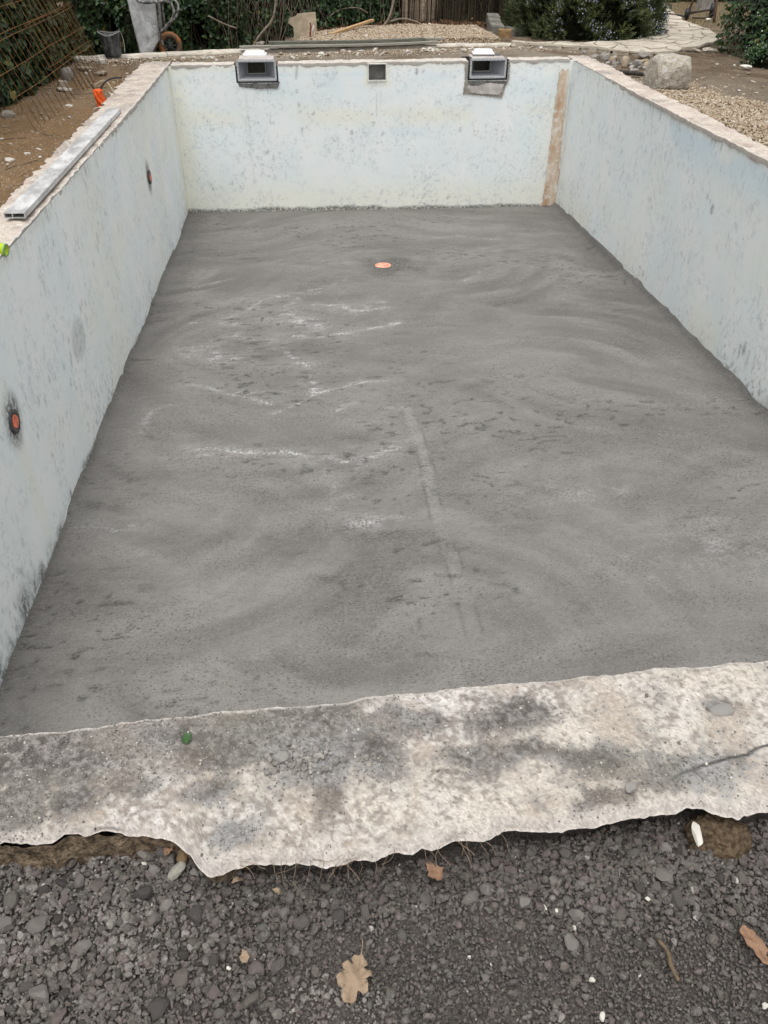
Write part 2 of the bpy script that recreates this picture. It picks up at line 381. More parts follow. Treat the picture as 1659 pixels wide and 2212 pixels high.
rid = sst(.80, .97, 1 - np.abs(fbm(X * 3.5 + .6 * wy2, wy * 15, 4, 57) - .5) * 2)
lait = np.clip(1.5 * (.85 * lait * sst(.40, .62, fbm(X * 9, wy * 16, 4, 51)) + .40 * hz_ * rid) * (.42 + .58 * sst(.36, .58, fbm(X * 4 + 3, Y * 4, 3, 53))), 0, 1)
dark = np.zeros_like(X)
dd = np.hypot((X - 2.50) * .62, (Y - 7.40) * .85) + .25 * (fbm(X * 5, Y * 5, 4, 61) - .5); dark = np.maximum(dark, .95 * sst(.36, .10, dd))
for (x0, y0, rx, ry, a) in ((1.74, 2.62, .1, .06, .8), (2.0, 2.55, .28, .05, .7), (2.32, 2.4, .06, .1, .6), (1.9, 2.95, .07, .07, .6), (2.4, 5.5, .15, .04, .6), (1.1, 5.1, .12, .1, .5), (2.75, 2.6, .2, .15, .5), (1.6, 2.2, .1, .08, .7), (2.0, 2.0, .1, .06, .7), (2.9, 4.4, .14, .05, .5), (1.9, 3.7, .25, .08, .5), (.32, 3.3, .2, .05, .7), (.2, 3.0, .12, .08, .7), (4.55, 5.9, .18, .5, .5), (3.1, 2.9, .3, .1, .5), (2.6, 2.05, .2, .1, .6), (1.1, 2.6, .5, .06, .4), (3.5, 6.2, .5, .1, .35), (3.9, 6.0, .3, .2, .35)):
    q = ((X - x0) / rx) ** 2 + ((Y - y0) / ry) ** 2; dark = np.maximum(dark, a * np.exp(-q) * sst(.35, .6, fbm(X * 9, Y * 22, 4, 71)))
pit = sst(.76, .86, vn(X * 17 + 2 * vn(X * 5, Y * 5, 87), Y * 34, 81)) * sst(.40, .62, fbm(X * .9, Y * 1.8, 3, 83)); dark = np.maximum(dark, pit * .9)
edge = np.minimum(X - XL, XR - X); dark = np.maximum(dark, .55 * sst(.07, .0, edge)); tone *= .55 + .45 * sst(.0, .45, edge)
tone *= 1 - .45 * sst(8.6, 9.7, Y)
band, side = pldist(X, Y, [(2.28, 4.09), (2.31, 3.64), (2.32, 3.25), (2.31, 2.92), (2.31, 2.54), (2.34, 2.29), (2.36, 1.6)])
bm_ = sst(.042, .030, band + .03 * (fbm(X * 9, Y * 9, 3, 92) - .5)) * sst(1.7, 2.5, Y) * (.6 + .4 * sst(.35, .6, fbm(X * 2, Y * 4, 3, 93))); tone = np.clip(tone + .22 * bm_, 0, 1); lait = np.maximum(lait, .10 * bm_)
dark = np.maximum(dark, .55 * np.exp(-((band - .046) / .010) ** 2) * sst(.4, .55, fbm(X * 8, Y * 8, 3, 91)))
sl, _ = pldist(X, Y, [(2.26, 2.94), (2.75, 2.90)]); dark = np.maximum(dark, .5 * np.exp(-(sl / .012) ** 2))
Z = fz(Y) + .012 * (tone - .5) + .008 * (fbm(X * 2, Y * 3, 4, 101) - .5) - .006 * pit + .006 * bm_ + .02 * (fbm(X * .4, Y * .4, 2, 107) - .5) + .03 * sst(.05, 0, edge + .02 * (fbm(Y * 9, X * 2, 3, 108) - .5)) * sst(.40, .62, fbm(Y * 2.5, X * .5, 3, 109)) + .05 * sst(.10, 0, edge) * sst(4, 8, Y) * (X > 3) - .006 * sst(.30, .1, np.hypot(X - 2.42, Y - 7.42))
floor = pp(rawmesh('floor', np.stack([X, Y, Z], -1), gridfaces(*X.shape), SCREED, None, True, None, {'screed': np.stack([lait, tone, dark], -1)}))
tag(floor, 'freshly laid grey screed with white laitance streaks and trowel arcs')

# ---- walls
def axis(a, b, step, cuts=()):
    v = list(np.arange(a, b, step)) + [b]
    v = [q for q in v if all(abs(q - c) > step * .45 for c in cuts)] + list(cuts)
    return np.array(sorted(v))
def strokes(U, W, items):
    d = np.zeros_like(U)
    for (u, z, l, wd, a) in items:
        d = np.maximum(d, a * np.exp(-((U - u) / wd) ** 2) * sst(z - l, z - l * .6, W) * sst(z + .01, z - .005, W))
    return d
def sidewall(side):
    us = axis(-.05 if side == 'L' else .6, fary(0 if side == 'L' else 5) + .0, .0155); hs = np.linspace(0, 1, 112)
    U, Hh = np.meshgrid(us, hs, indexing='ij'); zb = fz(U) - .03; zt = rimz(side, U) - .012
    W = zb + (zt - zb) * Hh; hz = W - fz(U)
    n = fbm(U * 1.2, W * 1.2, 3, 5)
    if side == 'L': Xw = XL + .018 * (n - .5) + .03 * sst(0, 1, Hh) * sst(9, 5, U)
    else: Xw = XR + .05 * (1 - Hh) * sst(9, 5, U) - .03 * Hh * sst(9, 4, U) + .018 * (n - .5)
    r = np.random.default_rng(3 if side == 'L' else 4)
    dk = np.zeros_like(U); cr = np.zeros_like(U); bl = np.zeros_like(U)
    sp = sst(.70, .86, vn(U * 42, W * 30, 7)) * sst(.55, 0, hz) + sst(.60, .80, vn(U * 55, W * 26, 8)) * sst(.2, 0, hz)
    dk = np.maximum(dk, .55 * sp * sst(.42, .66, fbm(U * 2, W * 2, 3, 9)))
    dk = np.maximum(dk, .85 * sst(.03, 0.0, hz - .05 * (fbm(U * 9, U * 0, 4, 10) - .35)) * sst(.3, .55, fbm(U * 1.7, U * 0 + 4, 3, 24)))
    items = [(u, rimz(side, u) - .02, r.uniform(.03, .14), r.uniform(.006, .013), r.uniform(.2, .55)) for u in r.uniform(1.5, 9.6, 46)]
    if side == 'L':
        for (u, z, rx, rz) in ((2.59, -.725, .09, .12), (7.40, -.675, .10, .13)):
            q = np.hypot((U - u) / rx, (W - z) / rz) + .5 * (fbm(U * 9, W * 5, 4, 12) - .5); dk = np.maximum(dk, .9 * sst(1.7, .7, q))
            cr = np.maximum(cr, .55 * np.exp(-((U - u) / .07) ** 2) * sst(z, z - .2, W) * sst(z - 1.1, z - .5, W))
        items += [(u, z, l, .011, .6) for u, z, l in ((4.15, -.72, .06), (4.2, -.70, .06), (4.28, -.73, .07), (3.75, -.78, .05), (3.72, -.85, .09), (3.7, -.92, .05), (3.35, -.83, .05), (3.25, -.80, .05), (3.1, -.86, .08), (3.0, -.8, .06), (4.95, -.48, .08), (4.9, -.55, .07), (4.7, -.6, .06), (5.2, -.35, .05), (5.3, -.4, .06), (5.35, -.43, .05), (3.9, -.2, .04), (3.95, -.3, .07), (2.85, -.95, .05), (3.6, -1.0, .06))]
        q = np.hypot((U - 3.98) / .2, (W + .89) / .16) + .9 * (fbm(U * 6, W * 6, 4, 14) - .5); dk = np.maximum(dk, .34 * sst(1.1, .7, q))
        for (u, ht, wd) in ((2.05, .24, .09), (2.2, .17, .08), (2.35, .12, .07), (1.85, .14, .10), (2.5, .12, .06), (2.75, .08, .07), (3.1, .12, .03), (4.75, .13, .015), (1.7, .28, .03), (1.62, .16, .05), (3.45, .08, .06), (4.2, .05, .1)):
            dk = np.maximum(dk, .9 * np.exp(-((U - u - .12 * (hz - .1)) / wd) ** 2) * sst(ht, ht * .35, hz) * sst(.3, .5, fbm(U * 14, W * 6, 3, 15)))
        cr = np.maximum(cr, .5 * sst(.5, .75, fbm(U * .8, W * 1.6, 3, 16))); cr = np.maximum(cr, .9 * sst(9.35, 9.75, U))
    else:
        q = np.hypot((U - 5.30) / .035, (W + .53) / .05) + .6 * (fbm(U * 16, W * 16, 3, 17) - .5); dk = np.maximum(dk, .7 * sst(1.2, .5, q))
        items += [(5.42, -.44, .05, .015, .6), (5.36, -.47, .05, .012, .5), (4.30, -1.27, .14, .02, .7), (4.36, -1.32, .12, .015, .6), (4.22, -1.30, .2, .012, .5), (4.15, -1.05, .06, .02, .5)]
        bl = .75 * sst(-.03, -.09, W) * sst(-.42, -.12, W) * sst(8.6, 6.2, U) * sst(.30, .52, fbm(U * 1.5, W * 3, 3, 18))
        cr = np.maximum(.35 * sst(.55, .8, fbm(U * .8, W * 1.6, 3, 19)), .6 * sst(.5, .1, hz) * sst(.4, .6, fbm(U * 2, W * 2, 3, 20)))
        q = np.hypot((U - 8.5) / .12, (hz - .12) / .14); cr = np.maximum(cr, .95 * sst(1.1, .4, q))
        dk = np.maximum(dk, .9 * sst(4.0, 3.6, U) * sst(.10, .02, hz - .05 * fbm(U * 8, W * 3, 3, 22)))
    dk = np.maximum(dk, strokes(U, W, items)); top = rimz(side, U) - W
    dk = np.maximum(dk, .22 * sst(.09, .02, top) * sst(.35, .65, fbm(U * 3, W * 8, 4, 23))); cr = np.maximum(cr, .35 * sst(.12, .04, top))
    F = gridfaces(*U.shape)
    if side == 'R': F = F[:, ::-1]
    return pp(rawmesh('wall', np.stack([Xw, U, W], -1), F, WALLX, None, True, None, {'wear': np.stack([dk, cr, bl], -1)}))
tag(sidewall('L'), 'left pool wall in faded pale blue paint with two plugged inlets')
tag(sidewall('R'), 'right pool wall in faded pale blue paint')
OPEN = [(.800, 1.316, -.170, .2), (2.425, 2.635, -.155, .018), (3.655, 4.155, -.165, .2)]   # skimmer mouth, niche, skimmer mouth
us = axis(-.02, 5.02, .0155, [a for o in OPEN for a in o[:2]]); zs = axis(-1.74, .075, .0155, sorted({-.170, -.155, .018, -.165}))
U, W = np.meshgrid(us, zs, indexing='ij'); W = np.minimum(W, rimz('F', U) - .012); hz = W - fz(9.75)
Yw = fary(U) + .016 * (fbm(U * 1.3, W * 1.3, 3, 33) - .5)
dk = .55 * sst(.74, .90, vn(U * 52, W * 52, 34)) * sst(.45, .02, hz) * sst(.4, .6, fbm(U * 2.4, W * 2, 3, 35))
dk = np.maximum(dk, .9 * sst(.035, 0, hz - .05 * fbm(U * 6, W * 0, 3, 36)))
dk = np.maximum(dk, .45 * sst(.86, .93, vn(U * 46, W * 40, 37)) * sst(.28, .08, np.abs(W + .72) - .1) * sst(.52, .64, fbm(U * 2, W * 2, 3, 38)))
dk = np.maximum(dk, .6 * np.exp(-((U - 1.55 - .02 * np.sin(W * 7)) / .014) ** 2) * sst(.55, .7, vn(U * 0, W * 26, 39)) * sst(-1.2, -.9, W))
items = [(2.52, -.30, .30, .006, .35), (3.02, -.03, .09, .02, .7), (3.10, -.04, .05, .02, .5), (1.1, -.95, .05, .02, .5), (.35, -1.38, .06, .012, .6), (.9, -.27, 1.2, .012, .16), (2.48, -.62, .05, .02, .5), (2.2, -.72, .06, .02, .6), (3.6, -.7, .06, .015, .6), (2.6, -.74, .05, .012, .6)]
dk = np.maximum(dk, strokes(U, W, items)); top = rimz('F', U) - W
cr = .8 * np.exp(-((W + .55 + .05 * (fbm(U * 1.5, W * 0, 3, 40) - .5)) / .11) ** 2) * sst(.3, .6, fbm(U * 1.5, W * 3, 4, 41))
cr = np.maximum(cr, .75 * sst(.5, .12, hz)); cr = np.maximum(cr, .85 * sst(.32, .06, U)); cr = np.maximum(cr, .5 * sst(4.45, 4.8, U)); cr = np.maximum(cr, .6 * sst(.11, .05, top))
q = np.maximum(np.abs(U - 2.53) - .13, np.abs(W + .07) - .12); cr = np.maximum(cr, .95 * sst(.06, .01, q + .03 * (fbm(U * 9, W * 9, 3, 42) - .5)))
bl = .35 * sst(-.05, -.12, W) * sst(-.5, -.2, W) * sst(.4, .65, fbm(U * 1.2, W * 3, 3, 43)); bl = np.maximum(bl, .5 * np.exp(-((U - 2.95) / .3) ** 2 - ((W + .75) / .07) ** 2))
bl = np.maximum(bl, .4 * sst(.025, .005, np.abs(top - .13)) * sst(.4, .6, fbm(U * 3, W * 0, 3, 44)))
uc = (us[:-1] + us[1:]) / 2; zc = (zs[:-1] + zs[1:]) / 2; skip = np.zeros((len(uc), len(zc)), bool)
for a, b, c, d in OPEN: skip |= (uc[:, None] > a) & (uc[:, None] < b) & (zc[None] > c) & (zc[None] < d)
tag(pp(rawmesh('wall', np.stack([U, Yw, W], -1), gridfaces(*U.shape, skip), WALLY, None, True, None, {'wear': np.stack([dk, cr, bl], -1)})), 'far pool wall with two skimmer openings and a square recess')
# near wall, seen only from behind its rim
us = np.linspace(-.05, 5.05, 120); zs = np.linspace(-1.68, -.03, 40); U, W = np.meshgrid(us, zs, indexing='ij'); z0 = np.zeros_like(U)
tag(pp(rawmesh('wall', np.stack([U, z0 - .03, W], -1), gridfaces(*U.shape)[:, ::-1], WALLY, None, True, None, {'wear': np.stack([z0, z0 + .2, z0], -1)})), 'near pool wall below the broken rim in front')
# recess box in the far wall
GREYPL = simple('skimmer_grey_plastic', (.31, .315, .34), .06, 8, .55, .35, 0, .08, 40)
GREYLT = simple('skimmer_flange_plastic', (.46, .47, .485), .08, 30, .5, .4, 0, .1, 60)
NICHE = simple('niche_render', (.40, .385, .355), .22, 12, .9, .2, 0, .5, 40, .006)
def openbox(name, x0, x1, z0, z1, y0, y1, m, x0b=None, x1b=None, z0b=None, z1b=None, back=True, th=0):
    x0b, x1b, z0b, z1b = (x0 if x0b is None else x0b), (x1 if x1b is None else x1b), (z0 if z0b is None else z0b), (z1 if z1b is None else z1b)
    V = [(x0, y0, z0), (x1, y0, z0), (x1, y0, z1), (x0, y0, z1), (x0b, y1, z0b), (x1b, y1, z0b), (x1b, y1, z1b), (x0b, y1, z1b)]
    F = [(0, 1, 5, 4), (1, 2, 6, 5), (2, 3, 7, 6), (3, 0, 4, 7)] + ([(4, 5, 6, 7)] if back else [])
    return pyobj(name, V, F, m)
for nm_, c_, s_ in (('recess_frame', (2.53, .024), (.236, .012)), ('recess_frame', (2.53, -.161), (.236, .012)), ('recess_frame', (2.419, -.0685), (.012, .172)), ('recess_frame', (2.641, -.0685), (.012, .172))): pp(box(nm_, (c_[0], fary(2.5) - .008, c_[1]), (s_[0], .014, s_[1]), simple('pale_render', (.78, .76, .70), .1, 30), None, None, .003))
pp(openbox('recess', 2.425, 2.635, -.155, .018, fary(2.5) - .012, fary(2.5) + .16, NICHE))
# bare beige strip up the far right corner, mortar patches under the skimmers
M = Mt('bare_render_strip', .92, .2); n1 = M.noise(7, 5, .7, M.map((1, 1, .35))); n2 = M.noise(40, 5, .7)
col = M.ramp(n1, [(.32, (.50, .32, .19)), (.48, (.64, .50, .38)), (.62, (.76, .68, .58))]); col = M.mix(M.rng(M.noise(11, 4, .7), .54, .62, 0, .85), col, (.80, .77, .70)); col = M.mix(M.rng(n2, .56, .72, 0, .65), col, (.34, .24, .16))
STRIP = M.out(col, M.bump(n2, .4, .006))
def patch(name, outline, y_off, m, jag=.008, step=.02, seed=0, label=None, lift=.0):
    """thin ragged sheet of mortar on the far wall: outline in (x, z)"""
    P = []
    for (a, b), (c, d) in zip(outline, outline[1:] + outline[:1]):
        n = max(1, int(math.hypot(c - a, d - b) / step))
        for k in range(n): P.append((a + (c - a) * k / n, b + (d - b) * k / n))
    r = random.Random(seed); bm = bmesh.new()
    f = bm.faces.new([bm.verts.new((x + r.uniform(-jag, jag), fary(x) - y_off, z + r.uniform(-jag, jag))) for x, z in P])
    ex = bmesh.ops.extrude_face_region(bm, geom=[f]); bmesh.ops.translate(bm, vec=(0, -.006 - lift, 0), verts=[v for v in ex['geom'] if isinstance(v, bmesh.types.BMVert)])
    bmesh.ops.triangulate(bm, faces=bm.faces[:]); bmesh.ops.recalc_face_normals(bm, faces=bm.faces[:])
    o = bmobj(name, bm, m, None); pp(o)
    if label: tag(o, label)
    return o
MORTAR = simple('patch_mortar', (.155, .15, .142), .3, 14, .95, .2, 0, .8, 50, .008)
PMORT = simple('pale_patch_mortar', (.50, .46, .43), .2, 9, .95, .2, 0, .6, 40, .008)
BROWNM = simple('brown_patch_mortar', (.30, .275, .235), .25, 14, .95, .2, 0, .7, 50, .008)
patch('render_strip', [(4.785, -1.69), (4.800, -.9), (4.806, -.075), (4.83, -.05), (4.86, -.06), (4.90, -.045), (4.925, -.05), (4.945, -.9), (4.975, -1.69)], .006, STRIP, .010, .02, 4, 'strip of bare tan render running up the far right corner')
patch('mortar_patch', [(.818, -.175), (1.290, -.175), (1.335, -.160), (1.315, -.192), (1.30, -.232), (1.06, -.236), (.826, -.212)], .006, MORTAR, .005, .012, 5, 'dark grey mortar patch under the left skimmer')
patch('mortar_patch', [(3.612, .03), (3.652, .03), (3.652, -.17), (4.157, -.17), (4.157, .03), (4.175, .03), (4.175, -.18), (4.135, -.235), (4.125, -.325), (4.10, -.362), (3.86, -.335), (3.70, -.322), (3.61, -.312), (3.622, -.2)], .006, BROWNM, .005, .012, 6, 'brown grey mortar patch around the right skimmer')
patch('mortar_patch', [(3.67, -.215), (3.83, -.215), (3.9, -.185), (4.06, -.205), (4.115, -.205), (4.10, -.29), (4.06, -.325), (3.9, -.318), (3.70, -.300), (3.665, -.25)], .014, PMORT, .005, .012, 7, 'pale pinkish mortar patch below the right skimmer')
patch('mortar_patch', [(3.66, -.172), (4.15, -.172), (4.14, -.205), (4.0, -.195), (3.86, -.19), (3.80, -.222), (3.69, -.225)], .015, MORTAR, .005, .012, 8)

# ---- rim around the pool
def interp(pts):
    a = np.array(pts); return lambda t: np.interp(t, a[:, 0], a[:, 1])
def rimsheet(s, t, P, F, cols, label, mat_=None):
    o = pp(rawmesh('coping', P, F, mat_ or RIM, None, False, None, {'wear': cols}))
    return tag(o, label)
def strip(axis_, ss, inner, outer, zf, nt, label, seed, inskirt=.035, outskirt=.12, amp=.010, colfn=None, jag=.02, mat_=None, lipdrop=0.0, skirtc=None):
    n = len(ss); tt = np.linspace(0, 1, nt); S, T = np.meshgrid(ss, tt, indexing='ij')
    ji = jag * .35 * (fbm(ss * 22, ss * 0 + seed, 5, seed) - .5) * 2 ; jf = (2.6 * jag * np.abs(fbm(ss * 17, ss * 0, 4, seed + 31) - .5) * sst(.35, .65, fbm(ss * 5, ss * 0 + 2, 3, seed + 33)) + .30 * jag * (fbm(ss * 70, ss * 0, 2, seed + 35) - .5)) * (mat_ is not None); jo = jag * (fbm(ss * 13, ss * 0 + seed, 4 if mat_ is not None else 5, seed + 3) - .5) * 2.6 * (.5 if mat_ is not None else 1)
    a = inner(ss) + ji; b = outer(ss) + jo
    A = a[:, None] + (b - a)[:, None] * T + jf[:, None] * sst(.93, 1, T)
    Xx, Yy = (A, S) if axis_ == 'y' else (S, A)
    q = fbm(Xx * 11, Yy * 11, 5, seed); q2 = fbm(Xx * 45, Yy * 45, 3, seed + 9)
    ez = np.minimum(T, 1 - T) * np.abs(b - a)[:, None]
    Zz = zf(S) + amp * (q - .5) * 2 + amp * .6 * (q2 - .5) - .004 * sst(.012, 0, ez)
    if lipdrop: Zz = Zz - lipdrop * sst(.035, 0, (1 - T) * np.abs(b - a)[:, None]) ** 1.5 + .0035 * (vn(Xx * 85, Yy * 85, 75) - .5) + .002 * (vn(Xx * 170, Yy * 170, 76) - .5)
    cream = .9 * sst(.018, .006, T * np.abs(b - a)[:, None]); g = .2 + .5 * sst(.5, .72, fbm(Xx * 3, Yy * 3, 4, seed + 5)); dk = sst(.36, .26, q) * .5
    if colfn: cream, g, dk = colfn(Xx, Yy, T, S, cream, g, dk, q)
    sg = np.sign(np.mean(b - a))
    def side(edge, ez_, drop, push):
        e2 = edge + push
        return (np.stack([e2, ss, ez_ - drop], -1) if axis_ == 'y' else np.stack([ss, e2, ez_ - drop], -1))
    rin = fbm(ss * 12, ss * 0 + 3, 4, seed + 20)
    rows = [side(a + sg * .004, Zz[:, 0], inskirt * (.5 + rin), 0)]
    rowo = [side(b - sg * (.012 + .02 * rin), Zz[:, -1], outskirt * .45, 0), side(b - sg * .03, Zz[:, -1], outskirt, 0)]
    if mat_ is not None: rowo = [side(b + jf - sg * (.016 + .030 * rin), Zz[:, -1], .016 + .014 * rin, 0), side(b + jf - sg * .075, Zz[:, -1], .06, 0)]
    P = np.concatenate([rows[0][:, None], np.stack([Xx, Yy, Zz], -1), rowo[0][:, None], rowo[1][:, None]], 1)
    z1 = np.zeros((n, 1)); C = np.stack([cream, g, dk], -1)
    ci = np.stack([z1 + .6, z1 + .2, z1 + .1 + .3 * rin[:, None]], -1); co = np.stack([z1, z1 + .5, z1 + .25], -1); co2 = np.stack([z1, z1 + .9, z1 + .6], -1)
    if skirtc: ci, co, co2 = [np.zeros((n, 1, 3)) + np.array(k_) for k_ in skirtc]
    C = np.concatenate([ci, C, co, co2], 1)
    F = gridfaces(n, nt + 3)
    if (axis_ == 'y') == (sg > 0): F = F[:, ::-1]
    rimsheet(S, T, P, F[:, ::-1], C, label, mat_)
    return Xx, Yy, Zz, C
def pinkcol(X, Y, T, S, c, g, d, q):
    return c, np.clip(g * .65, 0, 1), d * .6
strip('y', np.arange(-.3, 10.06, .014), lambda s: np.full_like(s, .018) - .02 * sst(7, 10, s), interp([(-.3, -.26), (4, -.255), (4.4, -.25), (5.2, -.262), (5.8, -.262), (6.5, -.29), (7.5, -.285), (8.2, -.33), (9, -.335), (10.1, -.33)]), lambda s: rimz('L', s), 20, 'crumbling pinkish concrete rim along the left side of the pool', 11, colfn=pinkcol, jag=.03)
strip('y', np.arange(-.3, 9.99, .014), lambda s: XR - .035 + .045 * sst(6, 10, s), interp([(-.3, 5.15), (5, 5.135), (5.6, 5.15), (6.5, 5.2), (7.3, 5.185), (7.9, 5.2), (9, 5.25), (10, 5.24)]), lambda s: rimz('R', s), 18, 'pinkish broken concrete rim along the right side of the pool', 12, colfn=lambda X, Y, T, S, c, g, d, q: (c * .6, np.clip(g * .75, 0, 1), d * .5), jag=.02)
for (a, b, lb) in ((.03, .795, 'left piece of the pale far rim'), (1.322, 3.648, 'middle piece of the pale far rim between the skimmers'), (4.163, 4.93, 'right piece of the pale far rim')):
    strip('x', np.arange(a, b, .014), lambda s: fary(s) - .008, lambda s: fary(s) + .22, lambda s: rimz('F', s), 10, lb, 13, outskirt=.09, amp=.010, colfn=lambda X, Y, T, S, c, g, d, q: (np.maximum(c, .45), g * .3, d * .3))
# near rim: dense, with its broken outer outline, cracks and grey dirt
INN = [(-.4, -.04), (.918, -.024), (1.04, -.019), (1.124, -.014), (1.21, -.007), (1.346, -.005), (1.42, -.002), (1.5, .001), (1.61, .001), (1.727, .010), (1.845, .011), (1.982, .021), (2.061, .021), (2.2, .021), (2.282, .026), (2.365, .031), (2.463, .029), (2.617, .029), (5.3, .05)]
OUT = [(-.4, -.25), (.8, -.255), (.989, -.264), (1.079, -.273), (1.095, -.256), (1.164, -.258), (1.241, -.264), (1.281, -.276), (1.308, -.289), (1.332, -.314), (1.356, -.341), (1.378, -.36), (1.418, -.346), (1.489, -.349), (1.626, -.361), (1.693, -.354), (1.741, -.347), (1.805, -.347), (1.885, -.337), (1.922, -.325), (2.036, -.331), (2.12, -.32), (2.176, -.315), (2.264, -.31), (2.325, -.309), (2.338, -.321), (2.38, -.332), (2.436, -.329), (2.8, -.32), (5.3, -.3)]
CRACK = [(2.231, -.268), (2.27, -.251), (2.309, -.238), (2.346, -.228), (2.417, -.213), (2.452, -.211), (2.479, -.196), (2.53, -.19)]
GREYB = [(1.02, -.10, .16, .09), (1.18, -.07, .14, .06), (1.33, -.08, .12, .07), (1.43, -.07, .10, .05), (1.52, -.10, .10, .09), (1.55, -.15, .12, .07), (1.66, -.06, .12, .05), (1.74, -.05, .07, .05), (1.70, -.13, .06, .07), (1.58, -.22, .03, .06), (1.98, -.08, .09, .035), (2.03, -.17, .14, .03), (1.90, -.14, .05, .03), (2.16, -.20, .12, .05), (2.30, -.24, .15, .05), (1.22, -.17, .07, .03), (1.10, -.19, .05, .03), (1.42, -.29, .05, .02), (1.83, -.06, .05, .03), (1.36, -.2, .06, .03), (2.45, -.09, .04, .025), (2.1, -.28, .06, .03), (1.0, -.2, .05, .06)]
def nearcol(X, Y, T, S, c, g, d, q):
    w1 = fbm(X * 7, Y * 7, 4, 71) - .5; wx = X + .12 * w1; wy_ = Y + .08 * (fbm(X * 7, Y * 7, 4, 72) - .5); f1 = fbm(X * 5, Y * 8, 5, 73)
    gr = 1.05 * sst(.66, .36, T + .8 * (f1 - .5)) * sst(1.80, 1.55, X + .3 * w1)
    for (x0, y0, rx, ry) in GREYB: gr = np.maximum(gr, .85 * np.exp(-(((wx - x0) / rx) ** 2 + ((wy_ - y0) / ry) ** 2) * .9))
    gr = np.clip(gr + .80 * (fbm(X * 15, Y * 15, 5, 74) - .5) + .14, 0, 1)
    rn = np.random.default_rng(8).random(X.shape); sp = vn(X * 85, Y * 85, 75) * .6 + vn(X * 150, Y * 150, 76) * .4
    spots = sst(.48, .66, vn(X * 95, Y * 95, 77) * .45 + vn(X * 190, Y * 190, 78) * .35 + rn * .20 + .40 * (fbm(X * 8, Y * 8, 3, 79) - .5)) 
    m = sst(.18, .74, gr + .80 * (sp - .5) + .30 * (rn - .5))[..., None]
    L = lambda k, a, b: np.array(a) + (np.array(b) - np.array(a)) * k[..., None]
    cream = L(sst(.35, .65, fbm(X * 4, Y * 5, 3, 80)), (.56, .515, .45), (.58, .548, .512)); cream = cream + (np.array((.27, .235, .205)) - cream) * (.9 * spots)[..., None]
    cream = cream + (np.array((.43, .365, .30)) - cream) * (.6 * sst(.55, .72, fbm(X * 9, Y * 9, 4, 81)))[..., None]
    grey = L(sst(.3, .7, sp), (.110, .100, .091), (.245, .227, .212)); grey = grey + (np.array((.30, .295, .285)) - grey) * (.8 * sst(.50, .66, fbm(X * 5 + 3, Y * 7, 3, 82)))[..., None]
    grey = grey + (np.array((.215, .175, .14)) - grey) * (.5 * sst(.55, .70, fbm(X * 5 + 8, Y * 7 + 2, 3, 83)))[..., None]; grey = grey + (np.array((.21, .205, .175)) - grey) * (.4 * sst(.54, .68, fbm(X * 5 + 1, Y * 6 + 7, 3, 84)))[..., None]
    A = cream * (1 - m) + grey * m; lip = np.maximum(.9 * sst(.90, .955, T + .05 * w1), sst(.035, .012, T + .02 * w1))[..., None]; A = A * (1 - lip * .85) + np.array((.52, .475, .435)) * lip * .85
    A = A * (.72 + .50 * rn[..., None]) * (.85 + .3 * sp[..., None]); cd, _ = pldist(X + .006 * (fbm(X * 40, Y * 40, 2, 75) - .5), Y, CRACK); d = .95 * sst(.005, .0015, cd) * sst(2.22, 2.36, X + 0 * Y)
    NEAR['g'] = m[..., 0]; NEAR['spots'] = spots; A = A * (1 - d[..., None]) + .05 * d[..., None]; return A[..., 0], A[..., 1], A[..., 2]
NEAR = {}
xsn = np.concatenate([np.arange(-.35, .38, .03), np.arange(.38, 3.3, .0036), np.arange(3.31, 5.25, .02)])
NX, NY, NZ, NC = strip('x', xsn, interp(INN), interp(OUT), lambda s: s * 0 - .002, 110, 'broken cream and grey concrete rim across the foreground', 14, inskirt=.04, outskirt=.10, amp=.008, colfn=nearcol, jag=.013, mat_=NRIM, lipdrop=.016, skirtc=((.50, .46, .42), (.15, .12, .09), (.06, .046, .032)))  # outer skirt colours darkened to paint the shadow under the lip

# ==================================================================== ground
def gz(x, y):
    x = np.asarray(x, float); y = np.asarray(y, float)
    z = -.045 + .0 * x
    z = z - .035 * sst(-.15, -.4, x) * sst(10.2, 9.6, y)
    z = z + .065 * sst(9.5, 10.1, y) * sst(6.5, 4.5, x)
    z = z + .05 * sst(10.6, 12.5, y) * sst(4.5, 6.5, x)
    yk = 10.66 + .137 * (x + 1.1)
    z = z - .13 * sst(yk - .02, yk + .12, y) * sst(1.9, 1.3, x)
    z = z - .02 * sst(yk - .02, yk + .12, y) * sst(1.3, 1.9, x)
    z = z - .17 * np.exp(-(((x - 5.80) / .30) ** 2 + ((y - 10.35) / .32) ** 2))
    z = z - .085 * sst(.35, -.05, y)
    z = z + .15 * sst(14, 24, y)
    return z
def gnoise(x, y):
    a = .035 * (fbm(x * 1.1, y * 1.1, 4, 201) - .5) + .030 * (fbm(x * 5, y * 5, 4, 211) - .5) + .014 * (fbm(x * 17, y * 17, 3, 221) - .5)
    return a * sst(-.2, .4, y) * (1 - .6 * np.exp(-((x - 2.5) / 3) ** 2 - ((y - 10.6) / .8) ** 2))
def groundz(x, y): return gz(x, y) + gnoise(x, y)
far_ = np.array([2, 4, 8, 16, 32, 64, 128, 260.])
xs = np.concatenate([-3.2 - far_[::-1], np.arange(-3.2, -.26, .035), [-.24], np.linspace(-.1, 5.0, 70), [5.12], np.arange(5.16, 10.2, .04), 10.2 + far_])
ys = np.concatenate([-2.2 - far_[::-1], np.arange(-2.2, -.26, .12), [-.24], np.linspace(-.1, 3.0, 12), np.arange(3.1, 9.86, .04), [9.88], np.arange(9.93, 17, .035), np.arange(17, 24, .12), 24 + far_])
X, Y = np.meshgrid(xs, ys, indexing='ij'); Z = groundz(X, Y)
